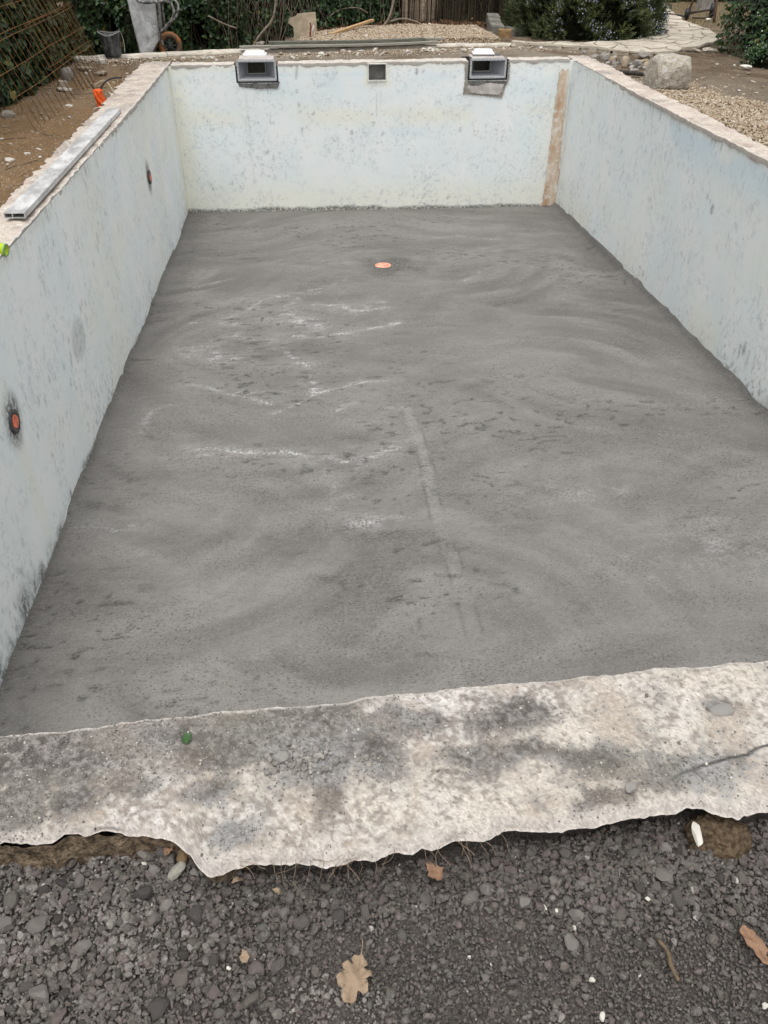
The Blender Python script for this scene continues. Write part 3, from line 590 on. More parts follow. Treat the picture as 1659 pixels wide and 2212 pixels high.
xc = (xs[:-1] + xs[1:]) / 2; yc = (ys[:-1] + ys[1:]) / 2
skip = ((xc > -.2) & (xc < 5.1))[:, None] & ((yc > -.2) & (yc < 9.9))[None]
for a, b in ((.86, 1.26), (3.70, 4.12)): skip |= ((xc > a) & (xc < b))[:, None] & ((yc > 9.85) & (yc < 10.30))[None]
pale = .8 * sst(9.8, 10.1, Y) * sst(11.6, 10.9, Y) * sst(-.6, .2, X) * sst(6.2, 5.0, X) * sst(.25, .6, fbm(X * 3, Y * 3, 4, 231)) + .25 * sst(.55, .75, fbm(X * 1.5, Y * 1.5, 4, 233))
pale = np.maximum(pale, .55 * sst(5.0, 5.3, X) * sst(9.5, 8.0, Y) * sst(7.3, 6.2, X))
warm = .8 * sst(0, -.4, X) * sst(10.4, 9.0, Y); grass = .9 * sst(13.2, 15.0, Y) * sst(6.8, 7.6, X)
ground = tag(rawmesh('ground', np.stack([X, Y, Z], -1), gridfaces(len(xs), len(ys), skip), EARTH, None, True, None, {'zone': np.stack([np.clip(pale, 0, 1), warm, grass], -1)}), kind='structure')

# ---- shared rock shapes
RA = [rockgeo(s, 1, 8, (.45, .85), .12) for s in range(10)]
RB = [rockgeo(50 + s, 2, 13, (.45, .85), .06) for s in range(10)]
RAe = [rockgeo(90 + s, 1, 7, (.45, .85), .1) for s in range(8)]
def rockmeshes(n, seed, m, sub=2, planes=12, cut=(.55, .9), rough=.07):
    out = []
    for i in range(n):
        V, F = rockgeo(seed + i, sub, planes, cut, rough); out.append(rawmesh('stone', V, F, m, None, False, None, None, False))
    return out
def place(name, me, loc, s, parent=None, rot=None, r=random):
    o = addobj(name, me, parent); o.location = loc; o.scale = s if hasattr(s, '__len__') else (s, s * r.uniform(.7, 1), s * r.uniform(.55, .85))
    o.rotation_euler = rot or (r.uniform(-.3, .3), r.uniform(-.3, .3), r.uniform(0, 6.28))
    return o

# ---- dark volcanic gravel in front of the rim
OUTF = interp(OUT)
def gravz(x, y):
    e = OUTF(x) - y                                          # distance out from the rim
    return -.085 - .030 * sst(.0, .10, -e + .10) * 0 + .022 * (fbm(x * 5, y * 5, 3, 301) - .5) - .030 * sst(.09, .0, e) * sst(1.35, 1.5, x) - .015 * sst(1.3, 1.2, x) * sst(.10, 0, e)
xs = np.arange(.15, 3.45, .0075); ys = np.arange(-1.05, -.19, .0075); X, Y = np.meshgrid(xs, ys, indexing='ij')
Z = gravz(X, Y) + .010 * (fbm(X * 60, Y * 60, 3, 311) - .5)
xs2 = np.concatenate([[-6, -3, -1, 0], xs[::6], [3.2, 4, 6, 9]]); ys2 = np.concatenate([[-8, -4, -2, -1.3], ys[::6]])
X2, Y2 = np.meshgrid(xs2, ys2, indexing='ij')
M = Mt('lava_fines', .97, .15); n1 = M.noise(220, 4, .75); n2 = M.noise(6, 4, .6)
col = M.mix(M.rng(n1, .35, .68), (.030, .026, .023), (.155, .139, .127)); col = M.mix(M.rng(n2, .45, .7, 0, .5), col, (.145, .12, .11))
FINES = M.out(col, M.bump(n1, .8, .006))
gbed = tag(rawmesh('gravel_bed', np.stack([X, Y, Z], -1), gridfaces(*X.shape), FINES, None, True), kind='structure')
tag(rawmesh('fine_gravel', np.stack([X2, Y2, gravz(X2, Y2) - .012], -1), gridfaces(*X2.shape), FINES, gbed, True), kind='stuff')
r = np.random.default_rng(21)
def gravpts(n):
    x = r.uniform(.3, 3.2, n); y = r.uniform(-.92, -.22, n)
    ok = (y < OUTF(x) + .035); return x[ok], y[ok]
def coarse(x, y):                                            # where the coarse stones gather
    c = np.exp(-(((x - 1.12) / .30) ** 2 + ((y + .45) / .2) ** 2)) + np.exp(-(((x - 2.25) / .25) ** 2 + ((y + .40) / .08) ** 2)) + .8 * np.exp(-((OUTF(x) - y - .03) / .06) ** 2) + .35 * fbm(x * 4, y * 4, 3, 331)
    return np.clip(c, 0.12, 1)
def tonef(x, y, n):
    t = r.uniform(.0, .95, n) * .62 + .42 * fbm(x * 4, y * 4, 3, 341) + .3 * sst(.52, .7, fbm(x * 3 + 9, y * 3, 3, 343)); t = np.where(r.random(n) < .012, r.uniform(.97, 1, n), np.clip(t, 0, .95)); return t
Vs, Fs, Ts = [], [], []; off = 0
for (n, lo, hi, vv, emb) in ((42000, .0022, .0047, RA, .35), (21000, .004, .0078, RA, .3), (6600, .007, .0115, RB, .25)):
    x, y = gravpts(n); 
    if lo > .003: k_ = r.random(len(x)) < coarse(x, y) * (1.1 if lo < .006 else 1.0); x, y = x[k_], y[k_]
    s = r.uniform(lo, hi, len(x)); sz = np.stack([s * r.uniform(.9, 1.3, len(x)), s * r.uniform(.75, 1, len(x)), s * r.uniform(.6, .9, len(x))], -1)
    V, F, T = scatter(vv, np.stack([x, y, gravz(x, y) + .004 + s * emb], -1), sz, rotmats(len(x), r), tonef(x, y, len(x)))
    Vs.append(V); Fs.append(F + off); Ts.append(T); off += len(V)
tag(rawmesh('loose_gravel', np.concatenate(Vs), np.concatenate(Fs), GRAV, gbed, False, {'tone': np.concatenate(Ts)}), kind='stuff')
RM = rockmeshes(14, 400, STONE, 2, 14, (.48, .86), .10)
taken = []
KEEP = [(1.626, -.531, .07), (2.33, -.54, .05), (1.305, -.314, .03), (1.313, -.284, .02), (2.308, -.333, .03), (2.358, -.323, .05), (1.441, -.48, .02)]
n = 0; tries = 0
while n < 300 and tries < 60000:
    tries += 1; x, y = r.uniform(.85, 2.6), r.uniform(-.72, -.235)
    if y > OUTF(x) + .012 or abs(x - 1.66 - .1 * (y + .3)) > .78 + (y + .3) * .3 or r.random() > coarse(x, y) ** 1.6: continue
    s = .0085 + .0125 * r.random() ** 3
    if any((x - a) ** 2 + (y - b) ** 2 < ((s + c) * .85) ** 2 for a, b, c in taken) or any((x - a) ** 2 + (y - b) ** 2 < c * c for a, b, c in KEEP): continue
    taken.append((x, y, s)); n += 1
    place('stone', RM[n % 14], (x, y, float(gravz(x, y)) + .005 + s * .28), (s * r.uniform(.9, 1.35), s * r.uniform(.8, 1), s * r.uniform(.65, .9)), gbed, (r.uniform(-.5, .5), r.uniform(-.5, .5), r.uniform(0, 6.28)))
# ---- crumbs and chips on the near rim
nearco = [o for o in pool.children if o.get('label', '').endswith('across the foreground')][0]
def rimcrumb(n, lo, hi, near=None):
    ii = r.integers(0, NX.shape[0], n * 6); jj = r.integers(2, NX.shape[1] - 2, n * 6); x, y, z = NX[ii, jj], NY[ii, jj], NZ[ii, jj]
    gr = NEAR['g'][ii, jj]; k_ = (x > .45) & (x < 3.2) & (r.random(len(x)) < .018 + .9 * sst(.3, .7, gr)); x, y, z = x[k_][:n], y[k_][:n], z[k_][:n]
    s = r.uniform(lo, hi, len(x)); return np.stack([x, y, z + s * .25], -1), s
Vs, Fs, Ts = [], [], []; off = 0
for n, lo, hi, vv in ((7000, .0010, .0022, RA), (1500, .002, .0034, RA), (110, .0034, .0055, RB)):
    p, s = rimcrumb(n, lo, hi); t = r.uniform(0, .8, len(s)); t[r.random(len(s)) < .05] = 1
    V, F, T = scatter(vv, p, s, rotmats(len(s), r), t); Vs.append(V); Fs.append(F + off); Ts.append(T); off += len(V)
p = np.stack([r.normal(1.545, .035, 130), r.normal(-.145, .018, 130), np.full(130, .004)], -1); s = r.uniform(.0025, .0085, 130)
V, F, T = scatter(RB, p, s, rotmats(130, r), r.uniform(.55, .9, 130)); Vs.append(V); Fs.append(F + off); Ts.append(T)
cr_ = rawmesh('crumbs', np.concatenate(Vs), np.concatenate(Fs), CRUMB, nearco, False, {'tone': np.concatenate(Ts)}); cr_.matrix_parent_inverse = nearco.matrix_world.inverted(); tag(cr_, kind='stuff')
def single(name, seed, loc, s, m, label, cat, rot=(0, 0, 0), sub=3, planes=12, cut=(.5, .9), rough=.08, group=None):
    V, F = rockgeo(seed, sub, planes, cut, rough); o = rawmesh(name, V, F, m, None, False)
    o.location = loc; o.scale = s; o.rotation_euler = rot; return tag(o, label, cat, group)
LGREY = simple('pale_grey_stone', (.30, .285, .265), .2, 60, .95, .2, 0, .6, 150, .002)
single('stone', 601, (1.508, -.136, .010), (.017, .013, .011), LGREY, 'light grey stone among crumbs on the near pool rim', 'stone', (0, 0, .4))
single('stone', 602, (2.449, -.100, .004), (.030, .016, .006), LGREY, 'flat oval grey stone set in the near rim at right', 'stone', (0, 0, .1), 3, 5, (.7, .95))
single('stone', 603, (2.185, -.268, .006), (.018, .015, .007), LGREY, 'flat grey stone near the outer edge of the near rim', 'stone', (0, 0, .9))
SPECK = simple('speckled_stone', (.36, .34, .29), .45, 90, .95, .2, 0, .6, 200, .002)
single('stone', 604, (1.305, -.318, -.068), (.025, .013, .013), SPECK, 'pale speckled stone on dark gravel under the rim notch', 'stone', (0, 0, 1.0))
single('stone', 605, (1.316, -.288, -.066), (.015, .017, .013), simple('tan_stone', (.17, .115, .06), .2, 60, .9, .2, 0, .5, 150, .002), 'tan brown pebble tucked under the rim notch', 'stone', (0, 0, .3))
WHITECH = simple('white_plaster', (.66, .63, .56), .15, 60, .9, .2, 0, .5, 120, .002)
single('plaster_chip', 606, (2.308, -.336, -.058), (.013, .030, .008), WHITECH, 'white plaster chip standing on dark gravel at right', 'chip', (.2, .1, -.25), 3, 16, (.45, .8), .05)
for i, (x, y, s, lb) in enumerate(((2.169, -.445, .009, 'small white pebble on gravel right of centre'), (1.997, -.452, .008, 'white crumb on gravel in the middle of the foreground'), (2.026, -.569, .010, 'pale grey pebble on gravel at bottom right of centre'), (2.301, -.632, .010, 'white pebble on gravel in the bottom right corner'), (2.027, -.624, .010, 'pale pebble at the bottom edge right of centre'), (1.239, -.288, .009, 'white fragment beneath the recessed left part of the rim'), (1.414, -.492, .007, 'white pebble beside the small tan leaf scrap'))):
    single('pebble', 610 + i, (x, y, float(gravz(x, y)) + .012), (s * .75, s * .55, s * .45), WHITECH, lb, 'pebble', (.2, .3, i * 1.1), 2)
# clod of earth, cane, roots under the rim
V, F = rockgeo(700, 4, 5, (.7, .95), .25); V = V * (.062, .055, .03); V += (.014 * (fbm(V[:, 0] * 70, V[:, 1] * 70, 4, 701) - .5))[:, None] + np.random.default_rng(3).normal(0, .0012, V.shape)
CLOD = simple('crumbly_soil', (.105, .075, .048), .5, 90, .98, .1, 0, 1.0, 160, .006)
o = rawmesh('earth_clod', V, F, CLOD, None, False); o.location = (2.365, -.335, -.095); o.rotation_euler = (.25, 0, 0); tag(o, 'brown clod of rooty earth fallen out under the rim', 'soil clod')
tag(tube('cane', [(2.415, -.312, -.052), (2.47, -.298, -.048), (2.53, -.278, -.044)], .0042, simple('dry_cane', (.46, .41, .34), .2, 60, .8, .3), None, 8), 'pale dry cane sticking out under the rim at right', 'cane')
FACE = simple('undercut_earth', (.15, .112, .076), .6, 70, .98, .1, 0, 1.0, 130, .012)
xsf = np.arange(.5, 2.9, .008); tt = np.linspace(0, 1, 10); S, T = np.meshgrid(xsf, tt, indexing='ij')
dep = .022 + .055 * sst(1.38, 1.5, S) - .012 * sst(1.3, 1.2, S)
Yf = OUTF(S) + dep + .02 * (fbm(S * 25, T * 3, 4, 711) - .5) + .010 * (vn(S * 90, T * 9, 712) - .5) - .030 * T * sst(1.40, 1.25, S)
nf = rawmesh('earth_bank', np.stack([S, Yf, -.034 - T * .13], -1), gridfaces(*S.shape), FACE, gbed, True)
ROOT = simple('fine_root', (.22, .16, .11), .3, 40)
Vs = []; Fs = []; rr = random.Random(5)
for i in range(36):
    x = rr.choice([rr.uniform(1.42, 1.95), rr.uniform(1.5, 1.72), rr.uniform(1.75, 1.9)]); y = float(OUTF(x)) + .012; p = [Vector((x, y, -.018))]; d = Vector((rr.uniform(-1, 1), rr.uniform(-.9, .1), rr.uniform(-.8, .1))).normalized()
    for k_ in range(5): d = (d + Vector((rr.uniform(-.5, .5), rr.uniform(-.4, .3), rr.uniform(-.5, .35)))).normalized(); p.append(p[-1] + d * rr.uniform(.006, .014))
    v, f = tubegeo(p, .0005, 3, False); o_ = len(Vs); Vs += v; Fs += [tuple(q + o_ for q in g) for g in f]
tag(pyobj('roots', Vs, Fs, ROOT, gbed), kind='stuff')
# ---- leaves, twig and weed in the foreground
def leafmat(name, c, c2):
    M = Mt(name, .7, .3); n = M.noise(55, 5, .65); return M.out(M.mix(M.rng(n, .35, .65), c, c2), M.bump(M.noise(140, 4), .4, .002))
def flatleaf(name, outline, loc, s, rz, m, label, curl=.15, tilt=(0, 0), stem=None, fold=0.0, seed=0):
    """leaf blade from its outline, with thickness, curled edges and a midrib along y"""
    bm = bmesh.new(); f = bm.faces.new([bm.verts.new((x, y, 0)) for x, y in outline]); bmesh.ops.triangulate(bm, faces=[f])
    for _ in range(2): bmesh.ops.subdivide_edges(bm, edges=bm.edges[:], cuts=1, use_grid_fill=False); bmesh.ops.triangulate(bm, faces=bm.faces[:])
    for v in bm.verts:
        x, y = v.co.x, v.co.y; v.co.z = curl * (abs(x) ** 1.4) + .08 * math.sin(y * 5 + seed) + fold * max(0, -x) + .07 * math.sin(x * 9 + y * 7 + seed) + .05 * math.sin(x * 17 - y * 11)
    g = bm.faces[:]; ex = bmesh.ops.extrude_face_region(bm, geom=g); bmesh.ops.translate(bm, vec=(0, 0, .018), verts=[v for v in ex['geom'] if isinstance(v, bmesh.types.BMVert)])
    bmesh.ops.recalc_face_normals(bm, faces=bm.faces[:]); root = empty(name, loc, rz); root.rotation_euler = (tilt[0], tilt[1], rz); root.scale = (s, s, s)
    b = bmobj('blade', bm, m, root, True)
    tube('stem', stem or [(0, -.75, .03), (0, -.1, .06), (0, .7, .06)], [.022, .018, .008] if not stem else .02, m, root, 6)
    return tag(root, label, 'leaf')
OAK = [(0, -1), (.10, -.86), (.30, -.82), (.36, -.66), (.20, -.55), (.48, -.48), (.66, -.28), (.52, -.12), (.24, -.10), (.56, .10), (.72, .32), (.56, .50), (.24, .40), (.36, .62), (.30, .84), (.08, 1.0), (-.16, .94), (-.30, .74), (-.26, .48), (-.50, .52), (-.66, .36), (-.56, .14), (-.22, .06), (-.46, -.06), (-.66, -.26), (-.50, -.44), (-.20, -.44), (-.34, -.60), (-.26, -.80), (-.08, -.84)]
TAN = leafmat('dry_oak_leaf', (.25, .175, .115), (.42, .32, .22)); RUST = leafmat('dry_rust_leaf', (.20, .105, .062), (.37, .235, .15))
flatleaf('oak_leaf', OAK, (1.628, -.532, -.064), .042, R(158), TAN, 'dry tan lobed oak leaf on the gravel at bottom centre', .38, (.08, -.12), [(0, 1.0, .02), (.02, .3, .05), (0, -.6, .05), (.08, -1.25, .10), (.16, -1.5, .12)], .10, 1)
LANCE = [(0, -1.25), (.06, -.95), (.26, -.80), (.22, -.62), (.36, -.52), (.40, -.2), (.36, .2), (.30, .62), (.12, .80), (-.14, .72), (-.30, .5), (-.40, .1), (-.42, -.3), (-.32, -.7), (-.12, -1.0)]
flatleaf('dry_leaf', LANCE, (2.322, -.540, -.062), .038, R(22), RUST, 'curled reddish brown leaf on gravel near the right edge', .35, (.1, .12), None, .0, 2)
SCRAP = [(-.5, -.6), (.1, -.8), (.6, -.3), (.4, .4), (0, .9), (-.3, .3), (-.7, .1)]
for i, (x, y, s, rz, lb) in enumerate(((1.441, -.480, .014, .4, 'small tan leaf scrap on gravel left of the oak leaf'), (1.421, -.345, .013, 2.2, 'pale brown leaf scrap just below the tip of the rim'), (1.494, -.372, .010, 1.2, 'heart shaped tan leaf scrap below the rim'), (1.286, -.276, .015, 3.0, 'orange brown leaf scrap under the rim notch'), (1.786, -.362, .026, .8, 'brown dead leaf in the shadow under the rim'))):
    flatleaf('leaf_scrap', SCRAP, (x, y, -.064), s, rz, RUST if i > 2 else TAN, lb, .5, (.3, .2), [(0, -.7, .03), (0, .2, .05), (0, .8, .05)], 0, i)
tag(tube('twig', spline([(2.160, -.518, -.066), (2.168, -.540, -.062), (2.166, -.562, -.064), (2.170, -.585, -.066)], 4), [.0035] * 5 + [.0042] * 4 + [.0036] * 4, simple('twig_bark', (.125, .092, .055), .35, 60), None, 7), 'short brown twig lying on gravel at bottom right', 'twig')
weed = tag(empty('weed', (1.309, -.072, .004)), 'tiny green weed growing on the near pool rim', 'weed')
GREEN = leafmat('weed_leaf', (.035, .085, .03), (.07, .14, .05))
for i in range(7):
    a = i * .95; me = bpy.data.meshes.new('leaf'); c, s_ = math.cos(a), math.sin(a); L_ = .012 + .003 * (i % 3); wd = .0048
    P = [(0, 0, 0), (L_ * .5, wd, .003), (L_, 0, .004 + .002 * (i % 2)), (L_ * .5, -wd, .003), (L_ * .5, 0, .0015)]
    me.from_pydata([(x * c - y * s_, x * s_ + y * c, z) for x, y, z in P], [], [(0, 4, 1), (1, 4, 2), (2, 4, 3), (3, 4, 0)]); me.materials.append(GREEN); addobj('leaf', me, weed)

# ==================================================================== pool fittings
WHITEPL = simple('white_plastic', (.80, .80, .80), .04, 20, .45, .4, 0, .08, 60)
DARKIN = simple('skimmer_inside', (.22, .20, .175), .2, 15, .8, .2)
SCREW = simple('steel_screw', (.12, .12, .125), .2, 80, .4, .5, .6)
def skimmer(x0, x1, z0, z1, tc, label, lid):
    yw = fary((x0 + x1) / 2) - .014; root = empty('skimmer', ((x0 + x1) / 2, yw, z0)); inv = Matrix.Translation((-(x0 + x1) / 2, -yw, -z0))
    def add(o): o.parent = root; o.matrix_parent_inverse = inv; return o
    b = .021; bm = bmesh.new()
    for (cx, cz, sx, sz) in (((x0 + x1) / 2, z0 + b / 2, x1 - x0, b), ((x0 + x1) / 2, z1 - b / 2, x1 - x0, b), (x0 + b / 2, (z0 + z1) / 2, b, z1 - z0 - 2 * b), (x1 - b / 2, (z0 + z1) / 2, b, z1 - z0 - 2 * b)):
        bmbox(bm, (cx, yw, cz), (sx, .016, sz), None, .002)
    add(bmobj('flange', bm, GREYLT))
    bm = bmesh.new(); pts = [(x0 + b / 2 + (x1 - x0 - b) * k_ / 9, z) for k_ in range(10) for z in (z0 + b / 2, z1 - b / 2)] + [(x, z0 + (z1 - z0) * f) for x in (x0 + b / 2, x1 - b / 2) for f in (.33, .66)]
    bmesh.ops.create_cone(bm, cap_ends=True, segments=8, radius1=.0042, radius2=.0036, depth=.005, matrix=Matrix.Rotation(R(90), 4, 'X')); sm = bmobj('screw', bm, SCREW, None, False, False)
    for x, z in pts: so = add(addobj('screw', sm)); so.location = (x, yw - .0095, z)
    yt = yw + .20; ta, tb, tz0, tz1 = tc
    add(openbox('mouth', x0 + b, x1 - b, z0 + b, z1 - b, yw + .004, yt, GREYPL, ta, tb, tz0, tz1, False))
    bm = bmesh.new(); t = .011
    for (cx, cz, sx, sz) in (((ta + tb) / 2, tz0 + t / 2, tb - ta, t), (ta + t / 2, (tz0 + tz1) / 2 + t / 2, t, tz1 - tz0 - t), (tb - t / 2, (tz0 + tz1) / 2 + t / 2, t, tz1 - tz0 - t)): bmbox(bm, (cx, yt - .004, cz), (sx, .012, sz), None, .002)
    add(bmobj('throat_frame', bm, simple('throat_plastic', (.36, .365, .36), .08, 30, .5, .4)))
    add(openbox('chamber', ta, tb, tz0 - .02, tz1 + .02, yt + .004, yt + .24, DARKIN))
    bm = bmesh.new(); bmbox(bm, ((x0 + x1) / 2, yw + .17, z1 + .004), (x1 - x0 - .05, .32, .014), None, .005); add(bmobj('mortar_bed', bm, PMORT))
    (lx, ly, lw, ld, lz, rz) = lid; rm = Matrix.Rotation(rz, 3, 'Z')
    lo = add(box('neck', (lx, ly, lz - .035), (lw * .82, ld * .82, .07), simple('skimmer_neck', (.42, .41, .40), .1, 20), None, rm, .006))
    bm = bmesh.new(); bmbox(bm, (lx, ly, lz + .008), (lw, ld, .018), rm, .005); l1 = add(bmobj('lid', bm, WHITEPL))
    bm = bmesh.new(); r_ = bmesh.ops.create_cube(bm, size=1.0); bmesh.ops.scale(bm, vec=(lw * .88, ld * .88, .028), verts=r_['verts'])
    for v in r_['verts']:
        if v.co.z > 0: v.co.x *= .93; v.co.y *= .9
    es = [e for e in bm.edges if abs(e.verts[0].co.z - e.verts[1].co.z) > .01]; bmesh.ops.bevel(bm, geom=es, offset=.03, segments=3, affect='EDGES'); bmesh.ops.rotate(bm, cent=(0, 0, 0), matrix=rm, verts=bm.verts); bmesh.ops.translate(bm, vec=(lx, ly, lz + .031), verts=bm.verts)
    p = bmobj('lid_top', bm, WHITEPL); p.parent = l1
    return tag(root, label, 'pool skimmer', 'skimmers in the far wall')
skimmer(.822, 1.296, -.150, .074, (.93, 1.165, -.098, .045), 'grey pool skimmer with white lid, left end of the far wall', (1.035, 10.12, .29, .24, .085, 0))
skimmer(3.676, 4.130, -.143, .070, (3.74, 3.975, -.094, .045), 'grey pool skimmer with white lid, right end of the far wall', (3.875, 9.90, .27, .25, .098, R(-6)))
single('mortar_lump', 640, (4.06, 9.86, .085), (.075, .05, .022), MORTAR, 'grey lump of mortar beside the right skimmer lid', 'mortar', (0, 0, .3))
RED = simple('red_plug', (.74, .19, .11), .3, 25, .6, .3, 0, .3, 50)
DGREY = simple('dark_grey_plastic', (.075, .075, .073), .25, 30, .7, .3)
def inlet(y, z, label):
    root = empty('return_inlet', (XL + .018, y, z)); root.rotation_euler = (0, R(90), 0)
    def ring(name, r0, r1, z0, z1, m, n=28):
        V = []; F = []
        for k_ in range(n):
            a = 2 * math.pi * k_ / n; c, s = math.cos(a), math.sin(a); V += [(r0 * c, r0 * s, z0), (r0 * c, r0 * s, z1), (r1 * c, r1 * s, z1), (r1 * c, r1 * s, z0)]
        for k_ in range(n):
            i, j = k_ * 4, (k_ + 1) % n * 4; F += [(i + a, j + a, j + (a + 1) % 4, i + (a + 1) % 4) for a in range(4)]
        return pyobj(name, V, F, m, root, True)
    ring('flange', .038, .066, -.012, .006, DGREY)
    bm = bmesh.new(); bmesh.ops.create_cone(bm, cap_ends=True, segments=24, radius1=.040, radius2=.034, depth=.014, matrix=Matrix.Translation((0, 0, .003))); bmobj('plug', bm, RED, root)
    for a in (40, 130, 220, 310):
        bm = bmesh.new(); bmesh.ops.create_cone(bm, cap_ends=True, segments=8, radius1=.005, radius2=.004, depth=.005, matrix=Matrix.Translation((.049 * math.cos(R(a)), .049 * math.sin(R(a)), .008))); bmobj('screw', bm, SCREW, root)
    return tag(root, label, 'pool inlet', 'inlets in the left wall')
inlet(2.59, -.725, 'round dark inlet with red plug nearest the camera on the left wall')
inlet(7.40, -.675, 'round dark inlet with red plug at the far end of the left wall')
# floor drain plugged with salmon foam
V, F = ICO[4]; V = V[V[:, 2] >= -2]; rr_ = np.hypot(V[:, 0], V[:, 1]); a = np.arctan2(V[:, 1], V[:, 0])
Vd = V.copy(); k_ = 1 + .05 * (fbm(np.cos(a) * 3 + 5, np.sin(a) * 3, 3, 5) - .5) * 2; Vd[:, 0] *= .092 * k_; Vd[:, 1] *= .085 * k_; Vd[:, 2] = np.sign(Vd[:, 2]) * np.abs(Vd[:, 2]) ** .5 * .014 + .004 * (fbm(Vd[:, 0] * 60, Vd[:, 1] * 60, 3, 6) - .5)
M = Mt('salmon_foam', .85, .2); n1 = M.noise(30, 4, .6); FOAM = M.out(M.mix(M.rng(n1, .48, .66), (.86, .40, .28), (.62, .21, .14)), M.bump(M.noise(50), .5, .006))
o = rawmesh('floor_drain', Vd, F, FOAM, None, True); o.location = (2.395, 7.42, float(fz(7.42)) - .006); tag(o, 'round salmon pink plug over the drain in the grey floor', 'floor drain')

# ==================================================================== things on the rims
ALU = Mt('aluminium', .5, .5, .2); n1 = ALU.noise(9, 5, .7, ALU.map((1, .5, 1))); ALUM = ALU.out(ALU.mix(ALU.rng(n1, .35, .65), (.40, .395, .39), (.72, .715, .71)), ALU.bump(ALU.noise(40), .1, .002), ALU.rng(n1, .3, .7, .35, .6))
def bar_profile():
    w_, h_, t = .115, .030, .004; bm = bmesh.new(); L_ = 3.22; x0 = -w_ / 2
    for (cx, cz, sx, sz) in ((0, h_ - t / 2, w_, t), (0, t / 2, w_, t), (-w_ / 2 + t / 2, h_ / 2, t, h_ - 2 * t), (w_ / 2 - t / 2, h_ / 2, t, h_ - 2 * t), (-.012, h_ / 2, t, h_ - 2 * t)): bmbox(bm, (cx, L_ / 2, cz), (sx, L_, sz))
    return bm
o = bmobj('screed_bar', bar_profile(), ALUM); o.location = (-.060, 3.60, .024); o.rotation_euler = (0, R(1), R(.55)); tag(o, 'long hollow aluminium screed bar lying on the left rim', 'screed bar')
LIME = simple('lime_plastic', (.55, .72, .03), .1, 20, .4, .4); TEAL = simple('teal_ring', (.10, .28, .27), .1, 20, .5, .4)
hd = tag(empty('tool_handle', (.010, 3.1, .02)), 'lime green tube end poking over the left rim', 'tube')
def hollow(name, p0, p1, r0, r1, m, parent, n=20):
    p0, p1 = Vector(p0), Vector(p1); t = (p1 - p0).normalized(); a = t.cross(Vector((0, 0, 1))).normalized(); b = a.cross(t); V = []; F = []
    for k_ in range(n):
        an = 2 * math.pi * k_ / n; d = a * math.cos(an) + b * math.sin(an); V += [p0 + d * r0, p1 + d * r0, p1 + d * r1, p0 + d * r1]
    for k_ in range(n):
        i, j = k_ * 4, (k_ + 1) % n * 4; F += [(i + q, j + q, j + (q + 1) % 4, i + (q + 1) % 4) for q in range(4)]
    return pyobj(name, V, F, m, parent, True)
hollow('tube', (-.42, .06, .055), (.026, -.018, -.008), .0255, .031, LIME, hd); hollow('end_ring', (.024, -.0178, -.0078), (.029, -.0184, -.0084), .0295, .0322, TEAL, hd)
# orange bag over upright pipes
bag = tag(empty('pipe_bag', (-.385, 7.72, -.10)), 'bright orange plastic bag wrapped round a pipe stub behind the left rim', 'plastic bag')
nn, mm = 26, 22; V = []
for i in range(mm):
    t = i / (mm - 1)
    for k_ in range(nn):
        a = 2 * math.pi * k_ / nn; r0 = (.056 - .016 * t) * (1 + .22 * (float(fbm(math.cos(a) * 1.6 + t * 3.1 + 4, math.sin(a) * 1.6 + t * 2, 3, 9)) - .5) * 2) + .006 * math.sin(a * 5 + t * 9)
        V.append((r0 * math.cos(a) - .028 * t + .008 * math.sin(t * 7), r0 * math.sin(a), .175 * t + .008 * math.sin(a * 2 + 1) * t))
F = [(i * nn + k_, i * nn + (k_ + 1) % nn, (i + 1) * nn + (k_ + 1) % nn, (i + 1) * nn + k_) for i in range(mm - 1) for k_ in range(nn)] + [tuple((mm - 1) * nn + k_ for k_ in range(nn))]
pyobj('bag', V, F, simple('orange_plastic', (.80, .105, .012), .12, 20, .45, .4, 0, .4, 30, .01), bag, True)
BLK = simple('black_pipe', (.018, .018, .02), .2, 30, .5, .4); BEI = simple('beige_pipe', (.42, .36, .25), .2, 30, .5, .4)
tube('black_hose', spline([(.0, 0, .15), (.02, 0, .20), (.07, .02, .245), (.14, .06, .265), (.21, .10, .262)], 5), .008, BLK, bag); tube('black_hose', [(-.05, 0, .14), (-.06, .0, .19), (-.075, 0, .225)], .0085, BLK, bag)
tag(tube('conduit', spline([(-.47, 7.9, .09), (-.42, 7.92, .115), (-.36, 7.92, .12), (-.30, 7.85, .06), (-.24, 7.75, -.02), (-.22, 7.72, -.06)], 5), .0065, BEI, None, 8), 'thin beige conduit arching beside the orange bag', 'conduit')

# ==================================================================== boulder, rubble, stones
def bigrock(name, seed, loc, s, m, label, cat, rot, boxy=.72, sub=4, group=None, rough=.05):
    r = np.random.default_rng(seed); V, F = ICO[sub]; V = V.copy() * 1.15
    for ax in np.concatenate([np.eye(3), -np.eye(3)]):
        n = ax + r.normal(0, .13, 3); n /= np.linalg.norm(n); e = np.maximum(0, V @ n - boxy * r.uniform(.9, 1.08)); V -= e[:, None] * n
    for i in range(30):
        n = r.normal(size=3); n /= np.linalg.norm(n); e = np.maximum(0, V @ n - r.uniform(.76, .97)); V -= e[:, None] * n
    V *= (1 + rough * 2 * (fbm(V[:, 0] * 2.2 + seed, V[:, 1] * 2.2 + V[:, 2] * 2.0, 4, seed) - .5) + rough * 1.6 * (fbm(V[:, 0] * 6 + V[:, 2] * 3, V[:, 1] * 6 + V[:, 2] * 5, 4, seed + 1) - .5))[:, None]
    o = rawmesh(name, V, F, m, None, False); o.location = loc; o.scale = s; o.rotation_euler = rot
    return tag(o, label, cat, group)
